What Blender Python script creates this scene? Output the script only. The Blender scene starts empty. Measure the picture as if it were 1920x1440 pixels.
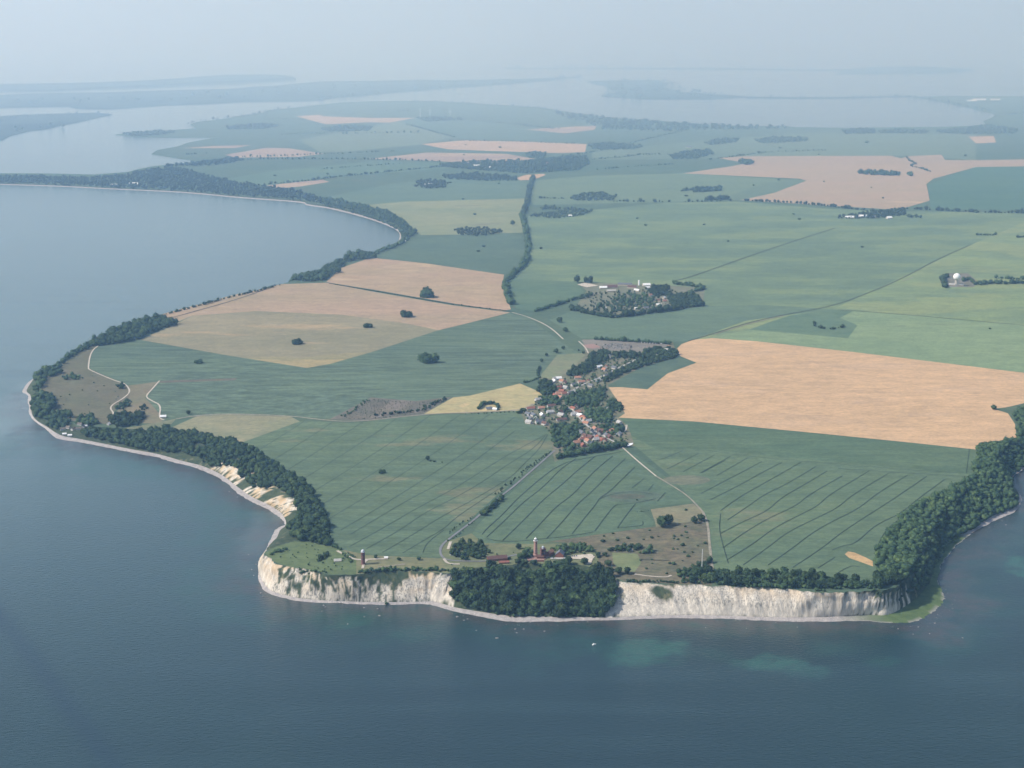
import bpy, math, random
import numpy as np
from mathutils import Vector, Matrix, noise
from mathutils.bvhtree import BVHTree
from mathutils.geometry import delaunay_2d_cdt

random.seed(7)
rng = np.random.default_rng(7)
R = math.radians
scene = bpy.context.scene
COL = scene.collection

# ------------------------------------------------------------------ survey camera (where the photo was taken from)
H = 942.0
PITCH = R(13.45)
F = 2884.0
CP, SP = math.cos(PITCH), math.sin(PITCH)

def ray(px, py):
    dx, dy = (px - 960) / F, (720 - py) / F
    return dx, CP + dy * SP, -SP + dy * CP

def at_z(px, py, z=0.0):
    dx, dy, dz = ray(px, py)
    if dz > -0.004: dz = -0.004
    t = (z - H) / dz
    return (dx * t, dy * t, z)

_hy = np.array([0, 2200, 2700, 3500, 4500, 6000, 8000, 10000, 13000, 60000], float)
_hz = np.array([43, 43, 42, 36, 30, 20, 8, 4.5, 3.0, 3.0], float)

def zland(x, y):
    z = np.interp(y, _hy, _hz)
    am = np.clip((8500 - y) / 5000, 0, 1)
    z = z + am * (1.5 * np.sin(x * 0.0095 + 0.6) * np.cos(y * 0.0062) + 1.2 * np.sin(x * 0.004 - y * 0.0071 + 1.0))
    d2 = ((x - VITT[0]) / 420.0) ** 2 + ((y - VITT[1]) / 380.0) ** 2
    return np.maximum(z - 27.0 * np.exp(-d2), 2.0)

VITT = (1e9, 1e9)
VITT = at_z(118, 812, 3.0)[:2]

def G(px, py, off=0.0):
    """point on the land surface seen at photo position px, py"""
    z = 30.0
    for _ in range(25):
        p = at_z(px, py, z)
        z = 0.4 * z + 0.6 * float(zland(p[0], p[1]))
    return (p[0], p[1], float(zland(p[0], p[1])) + off)

def proj(P):
    x, y, z = P[0], P[1], P[2] - H
    d = y * CP - z * SP
    return 960 + F * x / d, 720 - F * (y * SP + z * CP) / d

# ------------------------------------------------------------------ mesh helpers
def link(name, me, mats=(), parent=None, kind=None, label=None, cat=None, group=None, smooth=False):
    for m in mats: me.materials.append(m)
    if smooth and len(me.polygons):
        me.polygons.foreach_set('use_smooth', np.ones(len(me.polygons), bool))
    o = bpy.data.objects.new(name, me)
    COL.objects.link(o)
    if parent is not None: o.parent = parent
    tag(o, label, cat, group, kind)
    return o

def tag(o, label=None, cat=None, group=None, kind=None):
    if label: o['label'] = label
    if cat: o['category'] = cat
    if group: o['group'] = group
    if kind: o['kind'] = kind

def empty(name, loc, rz=0.0, label=None, cat=None, group=None):
    o = bpy.data.objects.new(name, None)
    COL.objects.link(o)
    o.location = loc
    o.rotation_euler = (0, 0, rz)
    tag(o, label, cat, group)
    return o

def mesh_np(name, V, Fc):
    me = bpy.data.meshes.new(name)
    V = np.asarray(V, float).reshape(-1, 3)
    Fc = np.asarray(Fc, np.int32)
    n, k = Fc.shape
    me.vertices.add(len(V)); me.vertices.foreach_set('co', V.ravel())
    me.loops.add(n * k); me.loops.foreach_set('vertex_index', Fc.ravel())
    me.polygons.add(n)
    me.polygons.foreach_set('loop_start', np.arange(0, n * k, k, dtype=np.int32))
    me.polygons.foreach_set('loop_total', np.full(n, k, np.int32))
    me.update(calc_edges=True)
    me.validate()
    return me

def attr(me, name, vals):
    a = me.attributes.new(name, 'FLOAT', 'POINT')
    a.data.foreach_set('value', np.asarray(vals, np.float32))

class MB:
    """collects shapes into one mesh"""
    def __init__(self): self.v = []; self.f = []
    def add(self, v, f):
        b = len(self.v); self.v += [tuple(p) for p in v]; self.f += [tuple(i + b for i in q) for q in f]
    def box(self, x0, x1, y0, y1, z0, z1):
        self.add([(x0,y0,z0),(x1,y0,z0),(x1,y1,z0),(x0,y1,z0),(x0,y0,z1),(x1,y0,z1),(x1,y1,z1),(x0,y1,z1)],
                 [(3,2,1,0),(4,5,6,7),(0,1,5,4),(1,2,6,5),(2,3,7,6),(3,0,4,7)])
    def lathe(self, prof, n=24, cx=0, cy=0):
        v = []; f = []
        for r, z in prof:
            for i in range(n):
                a = 2 * math.pi * i / n
                v.append((cx + r * math.cos(a), cy + r * math.sin(a), z))
        m = len(prof)
        for j in range(m - 1):
            for i in range(n):
                i2 = (i + 1) % n
                f.append((j*n+i, j*n+i2, (j+1)*n+i2, (j+1)*n+i))
        f.append(tuple(range(n))[::-1]); f.append(tuple((m-1)*n + i for i in range(n)))
        self.add(v, f)
    def me(self, name):
        me = bpy.data.meshes.new(name); me.from_pydata(self.v, [], self.f); me.update(); return me

# ------------------------------------------------------------------ materials
def nt(name):
    m = bpy.data.materials.new(name); m.use_nodes = True
    t = m.node_tree; b = t.nodes['Principled BSDF']
    b.inputs['Roughness'].default_value = 0.9
    b.inputs['Specular IOR Level'].default_value = 0.15
    return m, t, b

def N(t, kind, **kw):
    n = t.nodes.new(kind)
    for k, v in kw.items():
        if k in n.inputs: n.inputs[k].default_value = v
        else: setattr(n, k, v)
    return n

def mixc(t, fac, a, b, blend='MIX'):
    n = t.nodes.new('ShaderNodeMix'); n.data_type = 'RGBA'; n.blend_type = blend
    for sock, val in ((n.inputs[0], fac), (n.inputs[6], a), (n.inputs[7], b)):
        if hasattr(val, 'links') or isinstance(val, bpy.types.NodeSocket): t.links.new(val, sock)
        elif isinstance(val, (int, float)): sock.default_value = val
        else: sock.default_value = (*val, 1)
    return n.outputs[2]

def wpos(t, scale=(1, 1, 1), rot=0.0):
    g = t.nodes.new('ShaderNodeNewGeometry')
    mp = N(t, 'ShaderNodeMapping')
    mp.inputs['Scale'].default_value = scale
    mp.inputs['Rotation'].default_value = (0, 0, rot)
    t.links.new(g.outputs['Position'], mp.inputs['Vector'])
    return mp.outputs[0]

def nz(t, vec, scale, detail=3.0, rough=0.55, lo=0.35, hi=0.65):
    n = N(t, 'ShaderNodeTexNoise'); n.inputs['Scale'].default_value = scale
    n.inputs['Detail'].default_value = detail; n.inputs['Roughness'].default_value = rough
    t.links.new(vec, n.inputs['Vector'])
    r = N(t, 'ShaderNodeMapRange', interpolation_type='SMOOTHSTEP')
    r.inputs['From Min'].default_value = lo; r.inputs['From Max'].default_value = hi
    t.links.new(n.outputs['Fac'], r.inputs['Value'])
    return r.outputs[0]

def mul(t, a, k):
    n = N(t, 'ShaderNodeMath', operation='MULTIPLY'); n.inputs[1].default_value = k
    t.links.new(a, n.inputs[0]); return n.outputs[0]

def mat_plain(name, c, var=0.15, scale=0.3, rough=0.85, spec=0.2, metal=0.0):
    m, t, b = nt(name)
    f = nz(t, wpos(t), scale)
    d = tuple(x * (1 - var) for x in c)
    t.links.new(mixc(t, f, c, d), b.inputs['Base Color'])
    b.inputs['Roughness'].default_value = rough; b.inputs['Specular IOR Level'].default_value = spec
    b.inputs['Metallic'].default_value = metal
    return m

def mat_field(name, c1, c2, big=0.004, streak=(1, 1), rot=0.0, c3=None, c3lo=0.62, c3s=0.006, fine=0.10, drill=0.0):
    """crop: c1 base, c2 broad mottling, c3 sparse pale/dry patches, fine grain, faint drill rows"""
    m, t, b = nt(name)
    v = wpos(t, (streak[0], streak[1], 1), rot)
    col = mixc(t, nz(t, v, big, 4.0, 0.6, 0.3, 0.7), c1, c2)
    if c3 is not None:
        col = mixc(t, nz(t, v, c3s, 5.0, 0.55, c3lo, c3lo + 0.10), col, c3)
    for sc_, amt in ((0.13, fine * 2.8), (0.022, fine * 2.0)):
        g = nz(t, wpos(t, (0.7, 1.3, 1)), sc_, 4.0, 0.7, 0.3, 0.7)
        dark = mixc(t, 1.0, col, (1 - amt, 1 - amt * .9, 1 - amt * .8), 'MULTIPLY')
        col = mixc(t, g, col, dark)
    if drill > 0:
        g2 = nz(t, wpos(t, (0.004, 0.055, 1), rot), 1.0, 3.0, 0.6, 0.3, 0.7)
        d2 = mixc(t, 1.0, col, (1 - drill, 1 - drill, 1 - drill), 'MULTIPLY')
        col = mixc(t, g2, col, d2)
    t.links.new(col, b.inputs['Base Color'])
    b.inputs['Roughness'].default_value = 1.0; b.inputs['Specular IOR Level'].default_value = 0.05
    return m

def mat_leaf(name, c1, c2, s=0.11):
    m, t, b = nt(name)
    col = mixc(t, nz(t, wpos(t), s, 2.0, 0.6, 0.3, 0.7), c1, c2)
    warm = tuple(a * k for a, k in zip(c2, (1.55, 1.4, 1.2)))
    col = mixc(t, nz(t, wpos(t), .045 if s > .05 else .012, 3.0, 0.7, 0.52, 0.66), col, warm)
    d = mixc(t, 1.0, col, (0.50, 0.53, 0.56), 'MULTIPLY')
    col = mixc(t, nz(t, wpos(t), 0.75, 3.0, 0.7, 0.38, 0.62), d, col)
    oi = N(t, 'ShaderNodeObjectInfo')
    mr = N(t, 'ShaderNodeMapRange'); mr.inputs['To Min'].default_value = 0.62; mr.inputs['To Max'].default_value = 1.4
    t.links.new(oi.outputs['Random'], mr.inputs['Value'])
    hs = N(t, 'ShaderNodeHueSaturation'); t.links.new(mr.outputs[0], hs.inputs['Value']); t.links.new(col, hs.inputs['Color'])
    t.links.new(hs.outputs[0], b.inputs['Base Color'])
    b.inputs['Roughness'].default_value = 0.95; b.inputs['Specular IOR Level'].default_value = 0.08
    return m

GREEN = (0.052, 0.088, 0.058); GREEN2 = (0.068, 0.105, 0.062); PALE = (0.20, 0.20, 0.115)
M = {}
M['ground'] = mat_field('ground_grass', (0.09, 0.14, 0.09), (0.115, 0.155, 0.09), 0.003, (1, 1), 0, (0.13, 0.14, 0.08), 0.6, 0.005)
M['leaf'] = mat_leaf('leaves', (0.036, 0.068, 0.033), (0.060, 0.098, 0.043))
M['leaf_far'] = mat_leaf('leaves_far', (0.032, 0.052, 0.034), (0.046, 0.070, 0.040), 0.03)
M['bark'] = mat_plain('bark', (0.09, 0.07, 0.05), 0.4, 2.0)
M['chalk_wall'] = mat_plain('whitewash', (0.50, 0.48, 0.45), 0.12, 0.5)
M['cream'] = mat_plain('cream_render', (0.55, 0.48, 0.38), 0.15, 0.5)
M['brickwall'] = mat_plain('brick_wall', (0.26, 0.11, 0.08), 0.25, 0.8)
M['red'] = mat_plain('red_tiles', (0.33, 0.135, 0.095), 0.35, 0.6)
M['orange'] = mat_plain('orange_tiles', (0.44, 0.225, 0.15), 0.3, 0.6)
M['brown'] = mat_plain('brown_tiles', (0.16, 0.09, 0.075), 0.35, 0.6)
M['grey'] = mat_plain('grey_slate', (0.16, 0.17, 0.19), 0.3, 0.6)
M['thatch'] = mat_plain('thatch', (0.20, 0.17, 0.14), 0.35, 0.8)
M['white'] = mat_plain('white_sheet', (0.80, 0.80, 0.78), 0.08, 0.4)
M['pale_roof'] = mat_plain('pale_roof', (0.46, 0.45, 0.43), 0.35, 0.5)
M['concrete'] = mat_plain('concrete', (0.46, 0.44, 0.40), 0.2, 0.2)
M['asphalt'] = mat_plain('asphalt_worn', (0.20, 0.20, 0.20), 0.2, 0.1)
M['sandtrack'] = mat_plain('sandy_track', (0.52, 0.46, 0.37), 0.2, 0.15)
M['dirt'] = mat_plain('dirt_track', (0.30, 0.27, 0.20), 0.3, 0.15)
M['tram'] = mat_plain('wheel_rut', (0.036, 0.062, 0.046), 0.4, 0.06)
M['ditch'] = mat_plain('ditch_grass', (0.045, 0.055, 0.045), 0.4, 0.03)
M['rock'] = mat_plain('boulder_stone', (0.27, 0.26, 0.25), 0.4, 1.5)
M['glass'] = mat_plain('dark_glass', (0.03, 0.04, 0.05), 0.2, 1.0, 0.15, 0.5)
M['dome'] = mat_plain('grey_dome_metal', (0.50, 0.53, 0.56), 0.15, 0.8, 0.5, 0.4)
M['paving'] = mat_plain('pink_paving', (0.34, 0.21, 0.17), 0.25, 0.4)

def brick_mat(name, c1, c2):
    m, t, b = nt(name)
    tc = N(t, 'ShaderNodeTexCoord')
    br = N(t, 'ShaderNodeTexBrick'); br.inputs['Scale'].default_value = 1.2
    br.inputs['Color1'].default_value = (*c1, 1); br.inputs['Color2'].default_value = (*c2, 1)
    br.inputs['Mortar'].default_value = (0.4, 0.32, 0.28, 1); br.inputs['Mortar Size'].default_value = 0.01
    t.links.new(tc.outputs['Object'], br.inputs['Vector'])
    f = nz(t, wpos(t), 0.4)
    t.links.new(mixc(t, f, br.outputs['Color'], c2), b.inputs['Base Color'])
    return m
M['brick_light'] = brick_mat('pinkish_brick', (0.33, 0.185, 0.15), (0.38, 0.23, 0.185))
M['brick_dark'] = brick_mat('dark_red_brick', (0.20, 0.085, 0.075), (0.15, 0.07, 0.065))

# ------------------------------------------------------------------ coast stations: waterline, foot of slope, top of slope (photo positions)
ST = []   # (W, F, T) world
SID = []
def hidden(px, py, out=38):
    ST.append(('h', px, py, out)); SID.append(0)
def full(i, w, f, t, fz=2.5):
    ST.append(('f', w, f, t, fz)); SID.append(i)

for w, bw in [((-420, 338), 1.5), ((-200, 342), 1.5), ((0, 347), 1.6), ((110, 350.5), 1.6), ((200, 355), 1.6), ((340, 362), 1.8), ((450, 372), 2), ((560, 380.5), 2.2),
          ((575, 386), 2.5), ((620, 393), 2.5), ((680, 408.5), 3), ((725, 424), 3), ((748, 438), 3)]:
    bw *= 1.35; full(0, w, (w[0] + bw * .3, w[1] - bw), (w[0] + bw, w[1] - bw * 2.0), 1.6)
hidden(759, 449, 40)
for p in [(738, 462), (700, 472), (662, 478), (640, 490), (605, 508), (568, 520), (530, 532), (480, 544), (430, 555), (380, 569), (340, 579),
          (300, 590), (262, 601), (212, 616), (182, 634), (150, 655), (115, 677), (80, 692), (66, 712)]:
    hidden(*p)
NEAR0 = len(ST)
full(1, (51, 742), (62, 745), (84, 742))
full(2, (52, 772), (64, 775), (92, 770))
full(3, (62, 787), (72, 789), (104, 785))
full(4, (83, 803), (92, 800), (128, 792))
full(5, (105, 823), (120, 813), (150, 801))
full(6, (145, 830), (152, 820), (185, 800))
full(7, (190, 838), (196, 829), (230, 803))
full(8, (240, 848), (245, 839), (290, 808))
full(9, (290, 858), (297, 848), (345, 812))
full(10, (335, 871), (345, 861), (405, 822))
full(11, (375, 882), (385, 871), (450, 838))
full(12, (410, 899), (420, 887), (490, 860))
full(13, (435, 919), (447, 907), (530, 882))
full(14, (465, 939), (475, 927), (556, 908))
full(15, (497, 955), (508, 943), (572, 932))
full(16, (522, 970), (532, 960), (588, 962))
full(17, (531, 982), (540, 985), (590, 992))
full(18, (518, 990), (530, 998), (570, 1009))
full(19, (507, 1007), (519, 1008), (548, 1015))
full(20, (498, 1030), (506, 1027), (520, 1024))
full(21, (482, 1062), (486, 1063), (497, 1036))
full(22, (484, 1086), (489, 1083), (505, 1047))
full(23, (497, 1109), (505, 1105), (521, 1056))
full(24, (530, 1121), (535, 1116), (545, 1063))
full(25, (580, 1129), (582, 1124), (590, 1069))
full(26, (640, 1132), (640, 1127), (622, 1077))
full(27, (665, 1133), (665, 1128), (668, 1077))
full(28, (720, 1134), (720, 1129), (720, 1069))
full(29, (790, 1133), (790, 1128), (785, 1071))
full(30, (812, 1137), (815, 1128), (842, 1075))
full(31, (850, 1148), (855, 1139), (866, 1069))
full(32, (900, 1159), (902, 1147), (905, 1063))
full(33, (960, 1168), (962, 1155), (960, 1059))
full(34, (1030, 1167), (1032, 1156), (1040, 1057))
full(35, (1095, 1165), (1097, 1157), (1100, 1061))
full(36, (1140, 1164), (1140, 1158), (1142, 1079))
full(37, (1200, 1162), (1200, 1155), (1172, 1090))
full(38, (1290, 1160), (1290, 1153), (1270, 1095))
full(39, (1350, 1161), (1350, 1154), (1335, 1098))
full(40, (1450, 1166), (1450, 1157), (1430, 1102))
full(41, (1540, 1167), (1540, 1157), (1540, 1111))
full(42, (1620, 1166), (1618, 1153), (1632, 1107))
full(43, (1680, 1172), (1662, 1153), (1668, 1105))
full(44, (1735, 1168), (1692, 1140), (1690, 1092))
full(45, (1772, 1142), (1722, 1118), (1706, 1075))
full(46, (1775, 1115), (1740, 1095), (1712, 1055))
full(47, (1762, 1090), (1746, 1083), (1722, 1030))
full(48, (1768, 1065), (1752, 1058), (1735, 1003))
full(49, (1788, 1040), (1766, 1032), (1750, 977))
full(50, (1806, 1018), (1788, 1008), (1770, 952))
full(51, (1822, 1001), (1811, 995), (1795, 930))
full(52, (1865, 979), (1858, 969), (1822, 905))
full(53, (1910, 957), (1903, 947), (1850, 890))
full(54, (1917, 932), (1910, 925), (1862, 872))
full(55, (1898, 905), (1888, 895), (1872, 850))
full(56, (1922, 882), (1915, 871), (1896, 828))
full(57, (1990, 850), (1982, 838), (1955, 790))
full(58, (2150, 770), (2140, 757), (2105, 710))
full(0, (2500, 610), (2490, 600), (2460, 570))
full(0, (2800, 430), (2790, 424), (2770, 410))

def resolve():
    Tw = []
    for s in ST:
        Tw.append(np.array(G(*(s[3] if s[0] == 'f' else s[1:3]))))
    out = []
    for i, s in enumerate(ST):
        T = Tw[i]
        if s[0] == 'f':
            W = np.array(at_z(*s[1], 0.0)); Fo = np.array(at_z(*s[2], s[4]))
            if .5 < SID[i] < 18.5:
                Fo[:2] = Fo[:2] * .62 + W[:2] * .38
        else:
            d = Tw[min(i + 1, len(Tw) - 1)] - Tw[max(i - 1, 0)]
            n = np.array([d[1], -d[0], 0]); n /= np.linalg.norm(n)
            W = T + n * s[3]; W[2] = 0
            Fo = T + n * s[3] * 0.6; Fo[2] = 2.0
        out.append((W, Fo, T))
    return out
STW = resolve()

def catmull(P, k, t):
    p0, p1, p2, p3 = P[max(k-1, 0)], P[k], P[min(k+1, len(P)-1)], P[min(k+2, len(P)-1)]
    return 0.5 * ((2*p1) + (-p0+p2)*t + (2*p0-5*p1+4*p2-p3)*t*t + (-p0+3*p1-3*p2+p3)*t*t*t)

CW, CF, CT, CS = [], [], [], []     # resampled coast
for k in range(len(STW) - 1):
    L = max(np.linalg.norm(STW[k+1][j][:2] - STW[k][j][:2]) for j in (0, 2))
    yv = STW[k][2][1]
    step = 3.2 if yv < 2750 else (6 if yv < 4200 else 40)
    n = max(2, int(L / step))
    for q in range(n):
        t = q / n
        # curvature only where the neighbours are close enough to be trusted
        CW.append(catmull([s[0] for s in STW], k, t)); CF.append(catmull([s[1] for s in STW], k, t)); CT.append(catmull([s[2] for s in STW], k, t))
        a, b = SID[k], SID[k+1]
        CS.append(a + (b - a) * t if a and b else 0.0)
CW, CF, CT, CS = map(np.array, (CW, CF, CT, CS))
def fbm1(x, seed, octs=4):
    return noise.fractal(Vector((x, seed, 0.3)), 1.0, 2.0, octs)
arc = np.concatenate([[0], np.cumsum(np.linalg.norm(np.diff(CT[:, :2], axis=0), axis=1))])
# natural irregularity of cliff edge and waterline
tang = np.gradient(CT[:, :2], axis=0); ln = np.linalg.norm(tang, axis=1)[:, None] + 1e-9
NRM = np.stack([tang[:, 1], -tang[:, 0]], 1) / ln
for i in range(len(CT)):
    if CS[i] > 0:
        e = fbm1(arc[i] / 22.0, 3.1) * 4.5 + fbm1(arc[i] / 7.0, 9.1, 2) * 1.6
        if 36.2 < CS[i] < 43.5: e += 3.5 * fbm1(arc[i] / 11.0, 5.5, 2) + 5.0 * fbm1(arc[i] / 45.0, 15.5, 2)
        if 21.5 < CS[i] < 30.8: e += 4.0 * fbm1(arc[i] / 30.0, 25.5, 3)
        CT[i, :2] += NRM[i] * e
        CW[i, :2] += NRM[i] * (fbm1(arc[i] / 16.0, 17.7) * 2.6 + fbm1(arc[i] / 70.0, 27.7) * 5.0)
    CT[i, 2] = float(zland(CT[i, 0], CT[i, 1]))

# far boundary of the main land (photo positions, sea level side), from the far right back to the far left
FARB = [(2800, 178), (2400, 178), (1990, 179), (1920, 180), (1800, 180.5), (1740, 180), (1700, 182), (1738, 187), (1780, 194), (1830, 204), (1850, 211), (1866, 217),
        (1846, 227), (1842, 235), (1820, 237), (1700, 240), (1600, 239.5), (1490, 238.5), (1475, 236), (1400, 236), (1330, 233), (1280, 230), (1180, 223), (1100, 214.5), (1040, 206.5),
        (1010, 201.5), (930, 197), (860, 192.5), (800, 190.5), (752, 189.5), (700, 190.5), (640, 192), (583, 198), (560, 202), (500, 207), (494, 212), (420, 222), (370, 227.5), (356, 233), (368, 240),
        (300, 245), (240, 249.5), (212, 254), (250, 257.5), (330, 257), (412, 257), (380, 262), (330, 274), (296, 281), (290, 287), (300, 293), (345, 297), (386, 303),
        (330, 308), (285, 312), (255, 319), (240, 323), (170, 329), (100, 326.5), (0, 326), (-200, 323), (-420, 320)]

def resample_px(poly, closed=True, k=0.018):
    out = []
    n = len(poly)
    for i in range(n if closed else n - 1):
        a, b = poly[i], poly[(i + 1) % n]
        A, B = G(*a), G(*b)
        L = math.dist(A[:2], B[:2]); Y = (A[1] + B[1]) / 2
        m = max(1, int(L / (Y * k)))
        for q in range(m):
            t = q / m
            out.append((a[0] + (b[0]-a[0]) * t, a[1] + (b[1]-a[1]) * t))
    if not closed: out.append(poly[-1])
    return out

def chaikin(p, closed=True, it=2):
    for _ in range(it):
        q = []
        n = len(p)
        if not closed: q.append(p[0])
        for i in range(n if closed else n - 1):
            a, b = p[i], p[(i + 1) % n]
            q.append((a[0]*.75+b[0]*.25, a[1]*.75+b[1]*.25)); q.append((a[0]*.25+b[0]*.75, a[1]*.25+b[1]*.75))
        if not closed: q.append(p[-1])
        p = q
    return p

farw = np.array([at_z(x, y, 2.6) for x, y in resample_px(FARB, False, 0.02)])
for i in range(len(farw)):
    a = farw[i, 1] * 0.004
    farw[i, 0] += a * noise.noise(Vector((i * 0.9, 1.3, 0))); farw[i, 1] += a * 3 * noise.noise(Vector((i * 0.9, 7.3, 0)))
farw[:, 2] = np.maximum(zland(farw[:, 0], farw[:, 1]), 2.0)
LANDP = np.concatenate([CT, farw])

def pip(X, Y, P):
    X = np.asarray(X); Y = np.asarray(Y); ins = np.zeros(X.shape, bool)
    x0, y0 = P[-1][0], P[-1][1]
    for p in P:
        x1, y1 = p[0], p[1]
        if y0 != y1:
            c = ((y0 > Y) != (y1 > Y)) & (X < (x1 - x0) * (Y - y0) / (y1 - y0) + x0)
            ins ^= c
        x0, y0 = x1, y1
    return ins

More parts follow.
